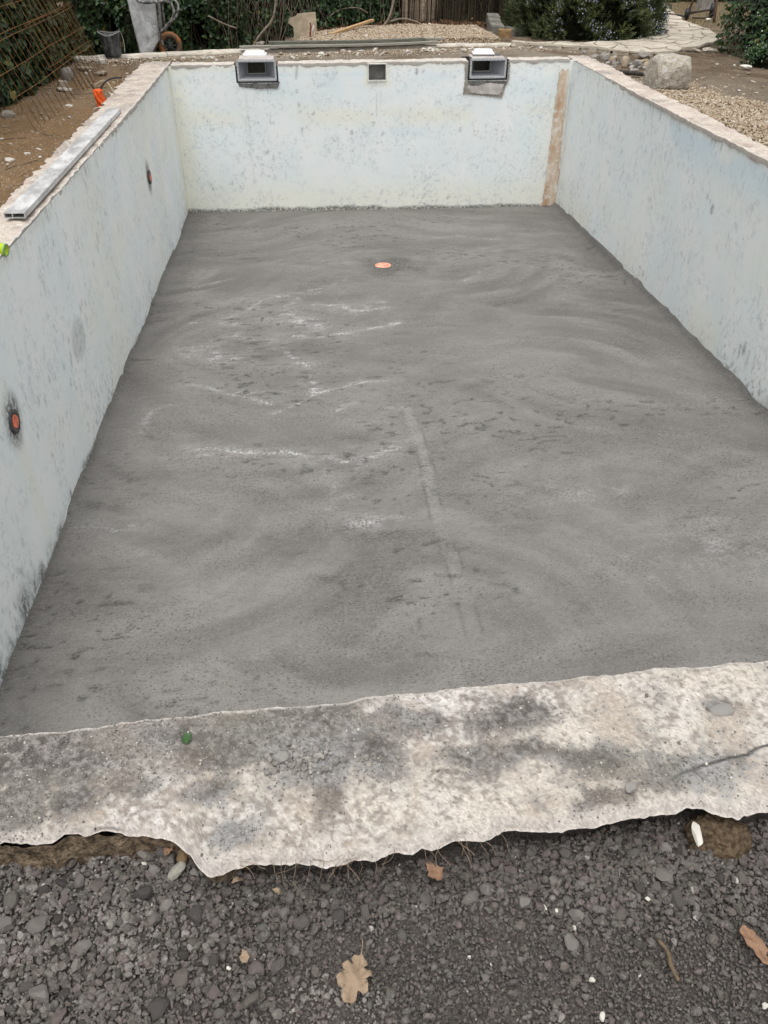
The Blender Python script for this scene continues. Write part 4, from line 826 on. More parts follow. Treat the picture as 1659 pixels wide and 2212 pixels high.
bigrock('boulder', 31, (5.485, 7.92, .105), (.285, .25, .235), BOULD, 'big squarish cream boulder on pale gravel beside the right rim', 'boulder', (.05, -.06, .15), .70, 4, None, .045)
RUB = [(5.70, 10.62, .085, .07, 0, 'tan grey lump at the back of the rubble heap by the far right corner'), (5.78, 10.05, .11, .085, 0, 'largest grey lump in the rubble heap by the far right corner'), (5.655, 10.20, .065, .10, 1, 'pale slab standing on end in the rubble heap'), (5.62, 9.62, .055, .085, 1, 'pale pointed chunk at the front of the rubble heap'), (5.74, 9.55, .06, .06, 0, 'dark grey wedge at the front of the rubble heap'), (5.97, 10.08, .07, .05, 0, 'pinkish lump on the right of the rubble heap'), (6.10, 10.22, .10, .035, 1, 'flat pale flake on the right of the rubble heap'), (6.22, 10.55, .10, .06, 0, 'grey rock jutting from the bank under the path edge'), (5.90, 9.60, .055, .04, 1, 'cream pebble in front of the rubble heap')]
for i, (x, y, s, h, t, lb) in enumerate(RUB):
    bigrock('rubble_lump', 60 + i, (x, y, float(gz(x, y)) + h * .5 + .015), (s, s * .8, h), PSTONE if t else GREYR, lb, 'rubble', (.2 * math.sin(i * 3), .25 * math.cos(i * 5), i * 1.3), .78, 3, 'rubble heap by the far right corner', .08)
rb = rockmeshes(8, 760, GREYR, 2, 12, (.5, .9), .08); rr = random.Random(9)
for i in range(46):
    x, y = rr.gauss(5.68, .14), rr.uniform(8.9, 10.75)
    if x < 5.42: x = 5.42 + rr.random() * .2
    s = rr.uniform(.018, .05); place('rubble_stone', rb[i % 8], (x, y, float(groundz(x, y)) + s * .35), s, ground, None, rr)
tag(tube('wood_piece', [(5.25, 9.02, -.005), (5.40, 8.90, .0), (5.56, 8.80, -.008)], [.022, .026, .02], simple('dark_wet_wood', (.06, .052, .045), .35, 20, .9, .2, 0, .8, 40, .01), None, 7), 'dark weathered piece of wood lying behind the right rim', 'wood')
bigrock('stone_plate', 81, (7.06, 9.32, -.01), (.085, .06, .022), WHITECH, 'flat white stone lying alone on dirt at right', 'stone', (.15, .05, .2), .8, 3)
single('stone', 642, (6.05, 6.65, .0), (.055, .045, .035), WHITECH, 'white stone lying on the pale gravel at the right edge', 'stone', (0, 0, .5))
for i, (x, y, s, h, lb) in enumerate(((-1.16, 7.22, .075, .045, 'brown stone on dirt at the left edge below the ivy'), (-.66, 5.50, .048, .02, 'white flat stone on bare dirt at the left edge'), (-1.17, 10.25, .10, .05, 'cream rock beside the bucket, against the mesh foot'), (-1.02, 9.9, .10, .03, 'white flat slab of render on the dirt left of the pool'), (-1.0, 8.75, .11, .022, 'white bar shaped chunk on the dirt below the mesh'), (-1.15, 9.55, .10, .10, 'grey upright rock behind the feet of the mesh'), (-.80, 9.75, .10, .028, 'pale flat chunk near the far left corner of the pool'), (-.72, 7.72, .045, .014, 'small pale chip in the middle of the left dirt'), (-.85, 10.1, .06, .045, 'white rounded rock in front of the bucket'), (-1.1, 9.1, .09, .05, 'pale block lying among the mesh feet'))):
    bigrock('rock', 90 + i, (x, y, float(groundz(x, y)) + h * .45), (s, s * .75, h), BOULD if i in (0, 2) else (GREYR if i == 5 else CHIP), lb, 'rock', (.1, .15 * math.sin(i), i * .9), .8, 3)
cm = rockmeshes(10, 800, CHIP, 1, 8, (.45, .85), .1); rr = random.Random(12)
for i in range(300):                                         # broken render lying about
    if i < 185: x = rr.uniform(-1.0, 5.0); y = (10.40 + .137 * (x + 1.1)) - abs(rr.gauss(0, .22)) + .02; s = rr.uniform(.012, .048)
    elif i < 260: x, y = rr.uniform(-1.3, -.36), rr.uniform(5, 10.4) ** 1.0; s = rr.uniform(.008, .032)
    else: x, y = rr.uniform(5.5, 7.4), rr.uniform(7.2, 11.0); s = rr.uniform(.01, .035)
    if y < 9.95 and -.3 < x < 5.2: y = 9.98 + rr.random() * .3
    if any(a < x < b and y < 10.32 for a, b in ((.84, 1.28), (3.68, 4.14))): continue
    place('render_chip', cm[i % 10], (x, y, float(groundz(x, y)) + s * .25), (s * rr.uniform(1, 1.5), s * rr.uniform(.6, 1), s * rr.uniform(.35, .7)), ground, None, rr)
r = np.random.default_rng(33); n = 2600; x = r.uniform(-1.2, 5.4, n); y = 10.45 + .137 * (x + 1.1) - np.abs(r.normal(0, .28, n)); k_ = y > np.where((x > -.35) & (x < 5.2), 10.0, 9.0); x, y = x[k_], y[k_]; s = r.uniform(.004, .013, len(x))
V, F, T = scatter(RAe, np.stack([x, y, groundz(x, y) + s * .3], -1), s, rotmats(len(x), r), r.uniform(.2, 1, len(x))); tag(rawmesh('small_rubble', V, F, PGRAV, ground, False, {'tone': T}), kind='stuff')
n = 3000; x = r.uniform(-1.3, -.32, n); y = r.uniform(3.9, 10.3, n); s = r.uniform(.003, .010, n)
V, F, T = scatter(RAe, np.stack([x, y, groundz(x, y) + s * .3], -1), s, rotmats(n, r), r.uniform(0, .5, n)); tag(rawmesh('small_rubble', V, F, PGRAV, ground, False, {'tone': T}), kind='stuff')
n = 4200; x = r.uniform(5.3, 8.6, n); y = r.uniform(6.5, 13.2, n); k_ = r.random(n) < .25 + .75 * sst(.45, .65, fbm(x * 2, y * 2, 3, 35)); x, y = x[k_], y[k_]; n = len(x); s = r.uniform(.004, .016, n) * r.uniform(.5, 1, n)
V, F, T = scatter(RAe, np.stack([x, y, groundz(x, y) + s * .3], -1), s, rotmats(n, r), np.clip(r.normal(.25, .3, n), 0, 1)); tag(rawmesh('small_rubble', V, F, PGRAV, ground, False, {'tone': T}), kind='stuff')
# ---- pale gravel along the right side and in the bed behind
def palegravel(name, area, dens, n, lo, hi, zoff=0.0, big=150, seed=0, lab=None):
    r = np.random.default_rng(seed); x0, x1, y0, y1 = area; x = r.uniform(x0, x1, n); y = r.uniform(y0, y1, n); k_ = r.random(n) < dens(x, y); x, y = x[k_], y[k_]
    xs = np.arange(x0 - .1, x1 + .1, .05); ys = np.arange(y0 - .1, y1 + .1, .05); X, Y = np.meshgrid(xs, ys, indexing='ij'); D = dens(X, Y)
    base = lambda a, b: groundz(a, b) + (.030 + zoff) * dens(a, b) - .008 + .02 * dens(a, b) * (fbm(a * 4, b * 4, 3, seed) - .5)
    sheet = rawmesh(name, np.stack([X, Y, base(X, Y) - .012], -1), gridfaces(*X.shape), PGRAVB, None, True); tag(sheet, kind='structure')
    s = r.uniform(lo, hi, len(x)); sz = np.stack([s * r.uniform(.9, 1.35, len(x)), s * r.uniform(.75, 1, len(x)), s * r.uniform(.55, .85, len(x))], -1)
    t = np.clip(r.normal(.52, .22, len(x)), 0, 1)
    V, F, T = scatter(RAe, np.stack([x, y, base(x, y) + s * .2], -1), sz, rotmats(len(x), r), t); tag(rawmesh('loose_gravel', V, F, PGRAV, sheet, False, {'tone': T}), kind='stuff')
    ms = rockmeshes(8, 900 + seed, PSTONE, 1, 8, (.5, .88), .08)
    for i in range(big):
        for _ in range(40):
            a, b = r.uniform(x0, x1), r.uniform(y0, y1)
            if r.random() < dens(np.array(a), np.array(b)): break
        q = r.uniform(hi * .95, hi * 1.5); place('stone', ms[i % 8], (a, b, float(base(np.array(a), np.array(b))) + q * .3), (q * 1.15, q * .85, q * .7), sheet, (r.uniform(-.5, .5), r.uniform(-.5, .5), r.uniform(0, 6.3)))
    return sheet
PGRAVB = simple('gravel_base', (.26, .20, .135), .4, 40, .97, .15, 0, 1.0, 70, .02)
palegravel('gravel_strip', (5.2, 7.2, 3.8, 9.0), lambda x, y: np.clip(sst(9.0, 7.6, y + .25 * (fbm(x * 3, y * 3, 3, 51) - .5)) * sst(6.95 - .25 * (y - 5), 5.9 - .1 * (y - 5), x + .5 * (fbm(x * 2, y * 2, 3, 53) - .5)) * sst(5.12, 5.25, x), .0, 1), 26000, .008, .018, 0, 150, 1)
def bedd(x, y):
    back = np.interp(x, [1.5, 2.0, 2.8, 3.6, 4.6], [12.8, 13.35, 13.85, 14.15, 13.9]); front = 11.35 + .137 * (x + .0)
    return sst(back + .05, back - .12, y) * sst(front - .1, front + .1, y) * sst(1.42, 1.62, x) * sst(4.62, 4.5, x)
palegravel('gravel_bed_far', (1.4, 4.65, 11.4, 14.3), bedd, 15000, .012, .026, .035, 100, 2)
ground_kids = None
# ==================================================================== kerb, path, planks
KERB = simple('kerb_concrete', (.55, .50, .425), .22, 8, .95, .2, 0, .7, 30, .012)
kerb = tag(empty('garden_kerb', (-1.1, 10.5, -.05)), 'low pale concrete kerb of long slabs behind the far rim', 'kerb'); kp = [(-1.45, 10.44), (-.15, 10.80), (.78, 11.04), (1.85, 11.22), (2.9, 11.36), (3.9, 11.47), (4.75, 11.36)]
rr = random.Random(3)
for i, ((ax, ay), (bx, by)) in enumerate(zip(kp[:-1], kp[1:])):
    L_ = math.hypot(bx - ax, by - ay); n = 40; m_ = 6; S = np.linspace(.004, L_ - .004, n); V = []; zt = .045 + rr.uniform(-.004, .004); ca, sa = (bx - ax) / L_, (by - ay) / L_
    prof = [(-.12, -.13), (-.125, -.02), (-.115, 0), (0, .004), (.115, 0), (.125, -.02), (.12, -.13)]
    for s_ in S:
        for (t, z) in prof:
            jt = .016 * (float(fbm(s_ * 9 + i * 5, t * 9, 3, 55)) - .5) * 2; V.append((ax + ca * s_ - sa * (t + jt), ay + sa * s_ + ca * (t + jt), zt + z + .5 * jt))
    F = [(a * 7 + b, (a + 1) * 7 + b, (a + 1) * 7 + b + 1, a * 7 + b + 1) for a in range(n - 1) for b in range(6)] + [tuple(range(7)), tuple((n - 1) * 7 + b for b in range(7))[::-1]]
    o = pyobj('slab', V, [f[::-1] for f in F], KERB, kerb); o.matrix_parent_inverse = Matrix.Translation((1.1, -10.5, .05))
path = tag(rawmesh('path', [(0, 0, 0), (.01, 0, 0), (0, .01, 0)], [(0, 1, 2)], KERB), kind='structure')
FLAG = Mt('flagstone', .95, .2); n1 = FLAG.noise(3, 5, .6); n2 = FLAG.noise(25, 5, .7); c_ = FLAG.mix(FLAG.rng(n1, .3, .7), (.44, .385, .31), (.58, .525, .44)); c_ = FLAG.mix(FLAG.rng(n2, .55, .75, 0, .5), c_, (.27, .22, .165)); FLAGM = FLAG.out(c_, FLAG.bump(n2, .6, .015))
cl = [(4.62, 11.30, .13), (5.2, 11.22, .20), (5.8, 11.25, .34), (6.35, 11.22, .52), (6.95, 11.55, .52), (7.45, 12.05, .46), (7.80, 12.75, .38), (7.98, 13.6, .34), (8.12, 14.5, .30), (8.42, 15.5, .26), (8.8, 16.8, .25), (9.3, 18.6, .25)]
C_ = spline([Vector((x, y, w_)) for x, y, w_ in cl], 3); rows = []; rr = random.Random(8)
for i, c in enumerate(C_):
    t = C_[min(i + 1, len(C_) - 1)] - C_[max(i - 1, 0)]; t.z = 0; t.normalize(); nrm = Vector((-t.y, t.x, 0)); k_ = 4; row = []
    for j in range(k_ + 1):
        f = -1 + 2 * j / k_; row.append(Vector((c.x, c.y, 0)) + nrm * c.z * (f + (rr.uniform(-.16, .16))) + t * rr.uniform(-.11, .11))
    rows.append(row)
flagmesh = []; verts_sheet = [p for row in rows for p in row]
me = bpy.data.meshes.new('path'); me.from_pydata([(p.x, p.y, float(gz(p.x, p.y)) + .035) for p in verts_sheet], [], [(i * 5 + j, i * 5 + j + 1, (i + 1) * 5 + j + 1, (i + 1) * 5 + j) for i in range(len(rows) - 1) for j in range(4)]); me.materials.append(simple('path_joint', (.36, .305, .235), .3, 20)); path.data = me
for i in range(len(rows) - 1):
    j = 0
    while j < 4:
        w_ = 2 if (rr.random() < .35 and j < 3) else 1
        q = [rows[i][j], rows[i + 1][j], rows[i + 1][j + w_], rows[i][j + w_]]; c = sum(q, Vector()) / 4; P = []
        for a in range(4):
            p0, p1 = q[a], q[(a + 1) % 4]
            for f in (0.08, .35, .65, .92): P.append(p0.lerp(p1, f) + Vector((rr.uniform(-.012, .012), rr.uniform(-.012, .012), 0)))
        bm = bmesh.new(); zt = .055 + rr.uniform(-.006, .006)
        P = [c + (p - c) * (1 - .009 / max(.05, (p - c).length)) for p in P]
        top = [bm.verts.new((p.x, p.y, float(gz(p.x, p.y)) + zt + .006 * math.sin(p.x * 9 + p.y * 7))) for p in P]; bot = [bm.verts.new((v.co.x, v.co.y, v.co.z - .07)) for v in top]
        bm.faces.new(top); [bm.faces.new((top[a], bot[a], bot[(a + 1) % 16], top[(a + 1) % 16])) for a in range(16)]; bmesh.ops.recalc_face_normals(bm, faces=bm.faces[:])
        bmobj('flagstone', bm, FLAGM, path); j += w_
def plank(name, a, b, w_, h_, m, label, seed=0):
    a, b = Vector(a), Vector(b); L_ = (b - a).length; bm = bmesh.new(); bmbox(bm, (L_ / 2, 0, 0), (L_, w_, h_), None, .004); bmesh.ops.subdivide_edges(bm, edges=[e for e in bm.edges if (e.verts[0].co - e.verts[1].co).length > L_ * .8], cuts=14)
    for v in bm.verts: v.co.z += .006 * math.sin(v.co.x * 2.1 + seed); v.co.y += .005 * math.sin(v.co.x * 1.3 + seed * 2)
    o = bmobj(name, bm, m); d = b - a; o.location = a; o.rotation_euler = (0, -math.asin(d.z / L_), math.atan2(d.y, d.x)); return tag(o, label, 'plank')
def woodmat(name, c1, c2):
    M = Mt(name, .9, .2); n = M.noise(6, 5, .7, M.map((1, 22, 22))); return M.out(M.mix(M.rng(n, .35, .65), c1, c2), M.bump(n, .5, .006))
GW1 = woodmat('weathered_plank', (.20, .19, .16), (.40, .375, .325)); GW2 = woodmat('mossy_plank', (.085, .088, .072), (.20, .20, .165)); NW = woodmat('new_wood', (.40, .255, .125), (.54, .365, .20))
plank('plank', (.80, 10.92, .080), (3.50, 11.32, .078), .10, .030, GW1, 'long pale weathered plank, lowest of the stack on the kerb', 1)
plank('plank', (1.18, 11.06, .114), (3.34, 11.36, .112), .10, .034, GW2, 'dark mossy plank on top of the stack on the kerb', 2)
plank('plank', (1.30, 11.18, .083), (3.42, 11.46, .080), .09, .034, GW2, 'dark mossy plank at the back of the stack on the kerb', 3)
plank('plank', (3.20, 11.40, .116), (3.62, 11.44, .110), .08, .03, GW1, 'short pale plank end at the right of the stack', 4)
single('rock', 660, (1.07, 11.12, .105), (.075, .05, .035), BOULD, 'tan rock lying on the left end of the planks', 'rock', (0, 0, .2))
plank('batten', (2.06, 12.55, .075), (2.78, 13.55, .16), .065, .035, NW, 'fresh yellow wooden batten lying on the far gravel bed', 5)
# ---- bucket
bk = tag(empty('bucket', (-.775, 10.50, .05)), 'dented dark grey builder bucket standing on the kerb', 'bucket')
BUCK = Mt('dirty_rubber', .75, .3); n1 = BUCK.noise(14, 5, .7, BUCK.map((1, 1, .5))); BUCKM = BUCK.out(BUCK.mix(BUCK.rng(n1, .42, .68), (.035, .036, .040), (.17, .17, .172)), BUCK.bump(n1, .2, .004))
nn = 36; prof = [(.0, .006), (.098, .0), (.104, .012), (.126, .24), (.131, .255), (.126, .256), (.100, .03), (0, .028)]; V = []; F = []
for (r0, z) in prof:
    for k_ in range(nn):
        a = 2 * math.pi * k_ / nn; q = z / .256; sq = 1 - .13 * q * max(0, math.cos(a + 1.57)) ** 3 + .04 * q * math.cos(2 * a); V.append((r0 * sq * math.cos(a), r0 * sq * math.sin(a), z + .012 * q * math.cos(2 * a) - (.02 * q * max(0, math.cos(a + 1.57)) ** 4)))
for i in range(len(prof) - 1): F += [(i * nn + k_, i * nn + (k_ + 1) % nn, (i + 1) * nn + (k_ + 1) % nn, (i + 1) * nn + k_) for k_ in range(nn)]
pyobj('body', V, F, BUCKM, bk, True)
V, F = tubegeo([(.129 * math.cos(a) * (1 + .04 * math.cos(2 * a)), .129 * math.sin(a) * (1 - .13 * max(0, math.cos(a + 1.57)) ** 3 + .04 * math.cos(2 * a)), .256 + .012 * math.cos(2 * a) - .02 * max(0, math.cos(a + 1.57)) ** 4) for a in [2 * math.pi * k_ / 40 for k_ in range(41)]], .006, 6, False); pyobj('rim', V, F, simple('bucket_rim', (.26, .255, .245), .2, 30), bk, True)
for s_ in (-1, 1): box('ear', (s_ * .132, 0, .275), (.016, .03, .035), BUCKM, bk, None, .004)
tube('handle', spline([(.135, 0, .28), (.155, .01, .20), (.16, .0, .12), (.155, -.02, .04)], 4), .0045, simple('rope', (.36, .34, .30), .2, 40), bk, 6)
# ---- wheelbarrow stood on its nose
wb = tag(empty('wheelbarrow', (-.40, 11.6, -.13)), 'galvanised wheelbarrow stood on its nose against the ivy', 'wheelbarrow'); inv = Matrix.Translation((.40, -11.6, .13))
def wadd(o, p=None): o.parent = p or wb; o.matrix_parent_inverse = inv if p is None else Matrix.Identity(4); return o
GALV = Mt('galvanised_sheet', .45, .5, .35); n1 = GALV.noise(7, 5, .7); n2 = GALV.noise(25, 4, .7); cg = GALV.mix(GALV.rng(n1, .35, .65), (.36, .37, .375), (.62, .63, .64)); cg = GALV.mix(GALV.rng(n2, .55, .75, 0, .5), cg, (.24, .235, .225)); GALVM = GALV.out(cg, GALV.bump(n1, .35, .02), GALV.rng(n2, .3, .7, .4, .62))
rimp = [(-.665, .98), (-.635, .70), (-.61, .35), (-.575, -.09)]; flo = [(-.335, .93), (-.285, .66), (-.30, .35), (-.325, .12)]; nose = (-.505, -.10)
def ring2(pts, y): return [(x, y, z) for x, z in pts]
V = ring2(rimp, 11.34) + ring2(flo, 11.40) + ring2(rimp, 11.93) + ring2(flo, 11.86) + [(nose[0], 11.36, nose[1]), (nose[0], 11.91, nose[1])]
F = [(0, 1, 5, 4), (1, 2, 6, 5), (2, 3, 7, 6), (3, 16, 7), (8, 12, 13, 9), (9, 13, 14, 10), (10, 14, 15, 11), (11, 15, 17), (4, 5, 13, 12), (5, 6, 14, 13), (6, 7, 15, 14), (7, 16, 17, 15), (3, 11, 17, 16), (0, 4, 12, 8)]
tr = pyobj('tray', V, F, GALVM); wadd(tr); md = tr.modifiers.new('shell', 'SOLIDIFY'); md.thickness = .004
sb = tr.modifiers.new('dent', 'SUBSURF'); sb.subdivision_type = 'SIMPLE'; sb.levels = 3; sb.render_levels = 3
tx = bpy.data.textures.new('dent', 'CLOUDS'); tx.noise_scale = .16; ds = tr.modifiers.new('dents', 'DISPLACE'); ds.texture = tx; ds.strength = .022
wadd(tube('rim_wire', [Vector((x, 11.335, z)) for x, z in rimp] + [Vector((-.575, 11.935, -.09))] + [Vector((x, 11.935, z)) for x, z in rimp[::-1]], .009, GALVM))
TUB = Mt('chipped_tube', .6, .4); n1 = TUB.noise(22, 4, .7); TUBM = TUB.out(TUB.mix(TUB.rng(n1, .42, .6), (.05, .048, .045), (.36, .355, .34)))
for y_ in (11.30, 11.80):
    wadd(tube('leg_tube', spline([(-.58, y_ + .1, .63), (-.46, y_ + .03, .575), (-.36, y_, .565), (-.21, y_, .577), (-.09, y_, .566), (-.045, y_, .489), (-.08, y_, .385), (-.195, y_ + .02, .285), (-.275, y_ + .06, .21), (-.275, y_ + .09, .11), (-.245, y_ + .15, .02)], 5), .0165, TUBM))
    wadd(tube('handle', [(-.275, y_ + .06, .21), (-.26, y_ + .04, .62), (-.25, y_, 1.25), (-.24, y_, 1.5)], .0165, TUBM))
whl = wadd(empty('wheel', (-.205, 11.62, .045))); whl.rotation_euler = (R(90), 0, R(8)); whl.matrix_parent_inverse = inv
def torus(name, R0, r0, m, parent, sx=1.0, n=40, k=12):
    V = []; F = []
    for i in range(n):
        a = 2 * math.pi * i / n
        for j in range(k): b = 2 * math.pi * j / k; V.append(((R0 + r0 * math.cos(b)) * math.cos(a), (R0 + r0 * math.cos(b)) * math.sin(a), r0 * sx * math.sin(b)))
    F = [(i * k + j, ((i + 1) % n) * k + j, ((i + 1) % n) * k + (j + 1) % k, i * k + (j + 1) % k) for i in range(n) for j in range(k)]
    return pyobj(name, V, F, m, parent, True)
TY = Mt('faded_tyre', .85, .2); n1 = TY.noise(12, 5, .7); torus('tyre', .128, .038, TY.out(TY.mix(TY.rng(n1, .40, .60), (.33, .125, .04), (.12, .095, .065))), whl, 1.1)
torus('rim', .088, .012, BLK, whl, 1.6)
for k_ in range(8):
    a = k_ * math.pi / 4; V, F = tubegeo([(0, 0, .012), (.084 * math.cos(a), .084 * math.sin(a), .012)], .007, 6); pyobj('spoke', V, F, DGREY, whl)
V, F = tubegeo([(0, 0, -.06), (0, 0, .06)], .018, 12); pyobj('hub', V, F, DGREY, whl)
# ---- rusty reinforcing mesh leaning on the ivy
RUST_ = Mt('rusty_steel', .9, .2); n1 = RUST_.noise(30, 4, .7); RUSTM = RUST_.out(RUST_.mix(RUST_.rng(n1, .35, .65), (.095, .045, .02), (.26, .14, .055)), RUST_.bump(n1, .4, .002))
def rebar(y0, y1, off, label, tilt, wb_):
    root = empty('rebar_mesh', (-.75 + off, y0, -.10)); k_ = Vector((-.371, 0, .928)); rr = random.Random(int(y0 * 100))
    n = int((y1 - y0) / .165)
    for i in range(n + 1):
        y = i * .165; b0 = Vector((0, y, tilt * y)) ; pts = [b0 + k_ * t + Vector((rr.uniform(-.006, .006), rr.uniform(-.008, .008), 0)) for t in (0, .5, 1.0, 1.5, 2.0)]
        V, F = tubegeo(pts, .0027, 5); pyobj('rod', V, F, RUSTM, root, True)
    for w_ in wb_:
        pts = [Vector((.008, -.06 + (y1 - y0 + .12) * t, tilt * (y1 - y0) * t)) + k_ * (w_ + .006 * math.sin(t * 9 + w_ * 7)) for t in (0, .25, .5, .75, 1)]
        V, F = tubegeo(pts, .0034, 5); pyobj('crossbar', V, F, RUSTM, root, True)
    return tag(root, label, 'rebar mesh', 'rusty meshes leaning on the ivy')
rebar(6.62, 9.85, .0, 'rusty steel mesh panel leaning in front against the ivy', .022, (.30, .49, .70, .74, .92, 1.12, 1.34, 1.56, 1.78))
rebar(8.1, 10.05, -.05, 'second rusty mesh panel just behind the front one', .022, (.35, .74, 1.1, 1.46, 1.7))

# ==================================================================== vegetation and back of the garden
def leafshape(outline, fold=.18, ctr=(0, .35)):
    V = [(ctr[0], ctr[1], 0)] + [(x, y, fold * abs(x) - .12 * (y - .4) ** 2) for x, y in outline]; n = len(outline)
    return np.array(V, float), np.array([(0, 1 + i, 1 + (i + 1) % n) for i in range(n)])
IVY = [leafshape([(0, 0), (.28, -.10), (.50, .12), (.30, .34), (.34, .62), (0, 1.0), (-.34, .60), (-.30, .32), (-.50, .10), (-.28, -.12)], f) for f in (.25, -.15, .1)]
OVAL = [leafshape([(0, 0), (.20, .22), (.26, .5), (.16, .8), (0, 1), (-.16, .8), (-.26, .5), (-.20, .22)], f) for f in (.3, -.1, .15)]
def foliagemat(name, stops, rough=.5, spec=.35):
    M = Mt(name, rough, spec); col = M.ramp(M.attr('tone').outputs['Fac'], stops); n = M.noise(40, 3)
    return M.out(M.mix(M.rng(n, .35, .7, 0, .45), col, M.mix(.6, col, (.35, .4, .3), 'MULTIPLY')))
IVYM = foliagemat('ivy_leaf', [(0, (.012, .028, .010)), (.4, (.025, .055, .018)), (.75, (.045, .088, .028)), (.92, (.085, .14, .035)), (.985, (.20, .20, .04)), (1, (.18, .085, .03))])
SHRM = foliagemat('shrub_leaf', [(0, (.014, .036, .012)), (.5, (.032, .075, .022)), (.85, (.065, .13, .035)), (1, (.28, .24, .05))], .4, .45)
ROSM = foliagemat('rosemary_leaf', [(0, (.020, .030, .010)), (.45, (.058, .078, .022)), (.85, (.13, .15, .042)), (1, (.19, .20, .06))])
LITM = foliagemat('leaf_litter', [(0, (.04, .022, .012)), (.5, (.10, .052, .026)), (.85, (.17, .09, .045)), (1, (.24, .16, .09))], .9, .1)
BARK = simple('dark_stem', (.055, .042, .03), .4, 30, .95, .1); PBARK = simple('pale_twig', (.20, .165, .125), .35, 30, .9, .2)
INSHADE = simple('hedge_inner_shade', (.012, .012, .008), .5, 12, 1.0, .0, 0, 1.0, 20, .05)  # near-black colour standing in for the shade deep inside foliage
def orient(nrm, r, spread=.7, droop=.5):
    n = len(nrm); N = nrm + r.normal(0, spread, (n, 3)); N /= np.linalg.norm(N, axis=1)[:, None]
    d = np.stack([r.normal(0, .6, n), r.normal(0, .6, n), -droop + r.normal(0, .5, n)], -1); Yv = d - N * np.sum(d * N, 1)[:, None]; Yv /= np.linalg.norm(Yv, axis=1)[:, None] + 1e-9; Xv = np.cross(Yv, N)
    return np.stack([Xv, Yv, N], -1)
def leafcloud(name, P, nrm, size, shapes, m, parent, seed, tone, spread=.7, droop=.5):
    r = np.random.default_rng(seed); V, F, T = scatter(shapes, P, size, orient(nrm, r, spread, droop), tone); return rawmesh(name, V, F, m, parent, False, {'tone': T})
def sheetmass(name, P, parent, m=INSHADE):
    return rawmesh(name, P, gridfaces(P.shape[0], P.shape[1]), m, parent, True)
def hedge(name, p0, p1, h, n, label, seed, depth=.5, size=(.035, .075), base=-.15, inward=(0, 0), stems=60, bare=0.0):
    """ivy mass along p0-p1; it faces the side given by 'inward'"""
    r = np.random.default_rng(seed); p0 = np.array(p0, float); p1 = np.array(p1, float); L_ = np.linalg.norm(p1 - p0); d = (p1 - p0) / L_; f = np.array(inward, float); f /= np.linalg.norm(f); root = empty(name, (p0[0], p0[1], base))
    def surf(u, z): return .30 * (fbm(u * 1.3 + seed, z * 1.6, 4, seed) - .5) + .16 * (fbm(u * 4 + seed, z * 4, 3, seed + 2) - .5) - .10 * np.clip(z, 0, 3) * .3
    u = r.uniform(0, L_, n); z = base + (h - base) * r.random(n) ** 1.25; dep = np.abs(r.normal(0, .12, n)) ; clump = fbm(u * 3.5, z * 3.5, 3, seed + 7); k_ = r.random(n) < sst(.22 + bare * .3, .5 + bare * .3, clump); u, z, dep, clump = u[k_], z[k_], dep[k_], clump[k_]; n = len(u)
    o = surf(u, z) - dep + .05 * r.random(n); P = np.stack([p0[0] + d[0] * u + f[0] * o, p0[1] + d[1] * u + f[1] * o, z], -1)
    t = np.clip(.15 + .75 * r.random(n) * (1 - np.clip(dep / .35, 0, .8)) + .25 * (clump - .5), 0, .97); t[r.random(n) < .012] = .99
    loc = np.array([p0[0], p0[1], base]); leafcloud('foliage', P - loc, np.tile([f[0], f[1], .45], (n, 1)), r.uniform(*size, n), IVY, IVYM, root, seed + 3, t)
    U, Zz = np.meshgrid(np.linspace(-.1, L_ + .1, int(L_ * 14)), np.linspace(base - .05, h, 26), indexing='ij'); o = surf(U, Zz) - .26 - .1 * fbm(U * 6, Zz * 6, 3, seed); sheetmass('shade_backing', np.stack([p0[0] + d[0] * U + f[0] * o, p0[1] + d[1] * U + f[1] * o, Zz], -1) - loc, root)  # sheet for the twig mass, coloured near black as the hedge's inner shade
    Vs = []; Fs = []; rr = random.Random(seed)
    for i in range(stems):
        u0 = rr.uniform(0, L_); p = Vector((d[0] * u0 + f[0] * rr.uniform(-.22, .08), d[1] * u0 + f[1] * rr.uniform(-.22, .08), 0)); q = [p]; dr = Vector((rr.uniform(-.35, .35), rr.uniform(-.3, .3), 1)).normalized()
        for _ in range(5): dr = (dr + Vector((rr.uniform(-.3, .3), rr.uniform(-.3, .3), .1))).normalized(); q.append(q[-1] + dr * rr.uniform(.1, .3))
        v, g = tubegeo(q, [.007 * rr.uniform(.5, 1.3) * (1 - .12 * k_) for k_ in range(6)], 5, False); o_ = len(Vs); Vs += v; Fs += [tuple(a + o_ for a in b) for b in g]
    tag(pyobj('stems', Vs, Fs, PBARK if bare else BARK, root, True), kind='stuff')
    return tag(root, label, 'hedge')
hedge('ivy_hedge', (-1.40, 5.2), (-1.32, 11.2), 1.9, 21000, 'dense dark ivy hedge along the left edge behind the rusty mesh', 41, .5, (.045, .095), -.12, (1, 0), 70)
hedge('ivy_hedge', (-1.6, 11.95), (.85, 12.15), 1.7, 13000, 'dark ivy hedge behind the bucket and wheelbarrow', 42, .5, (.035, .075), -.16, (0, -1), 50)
hedge('ivy_hedge', (.45, 12.2), (1.28, 12.55), 1.6, 3000, 'thin ivy with bare stems left of the leaning board', 43, .5, (.03, .065), -.12, (0, -1), 110, .5)
hedge('ivy_hedge', (1.35, 13.75), (3.3, 14.45), 1.5, 8000, 'dark ivy growing behind the leaning board and batten', 44, .5, (.03, .065), -.05, (.1, -1), 70, .15)
hedge('ivy_hedge', (4.25, 15.1), (5.6, 14.9), 1.5, 4200, 'shaded ivy at the right end of the reed fence', 45, .5, (.03, .07), -.05, (0, -1), 60, .3)
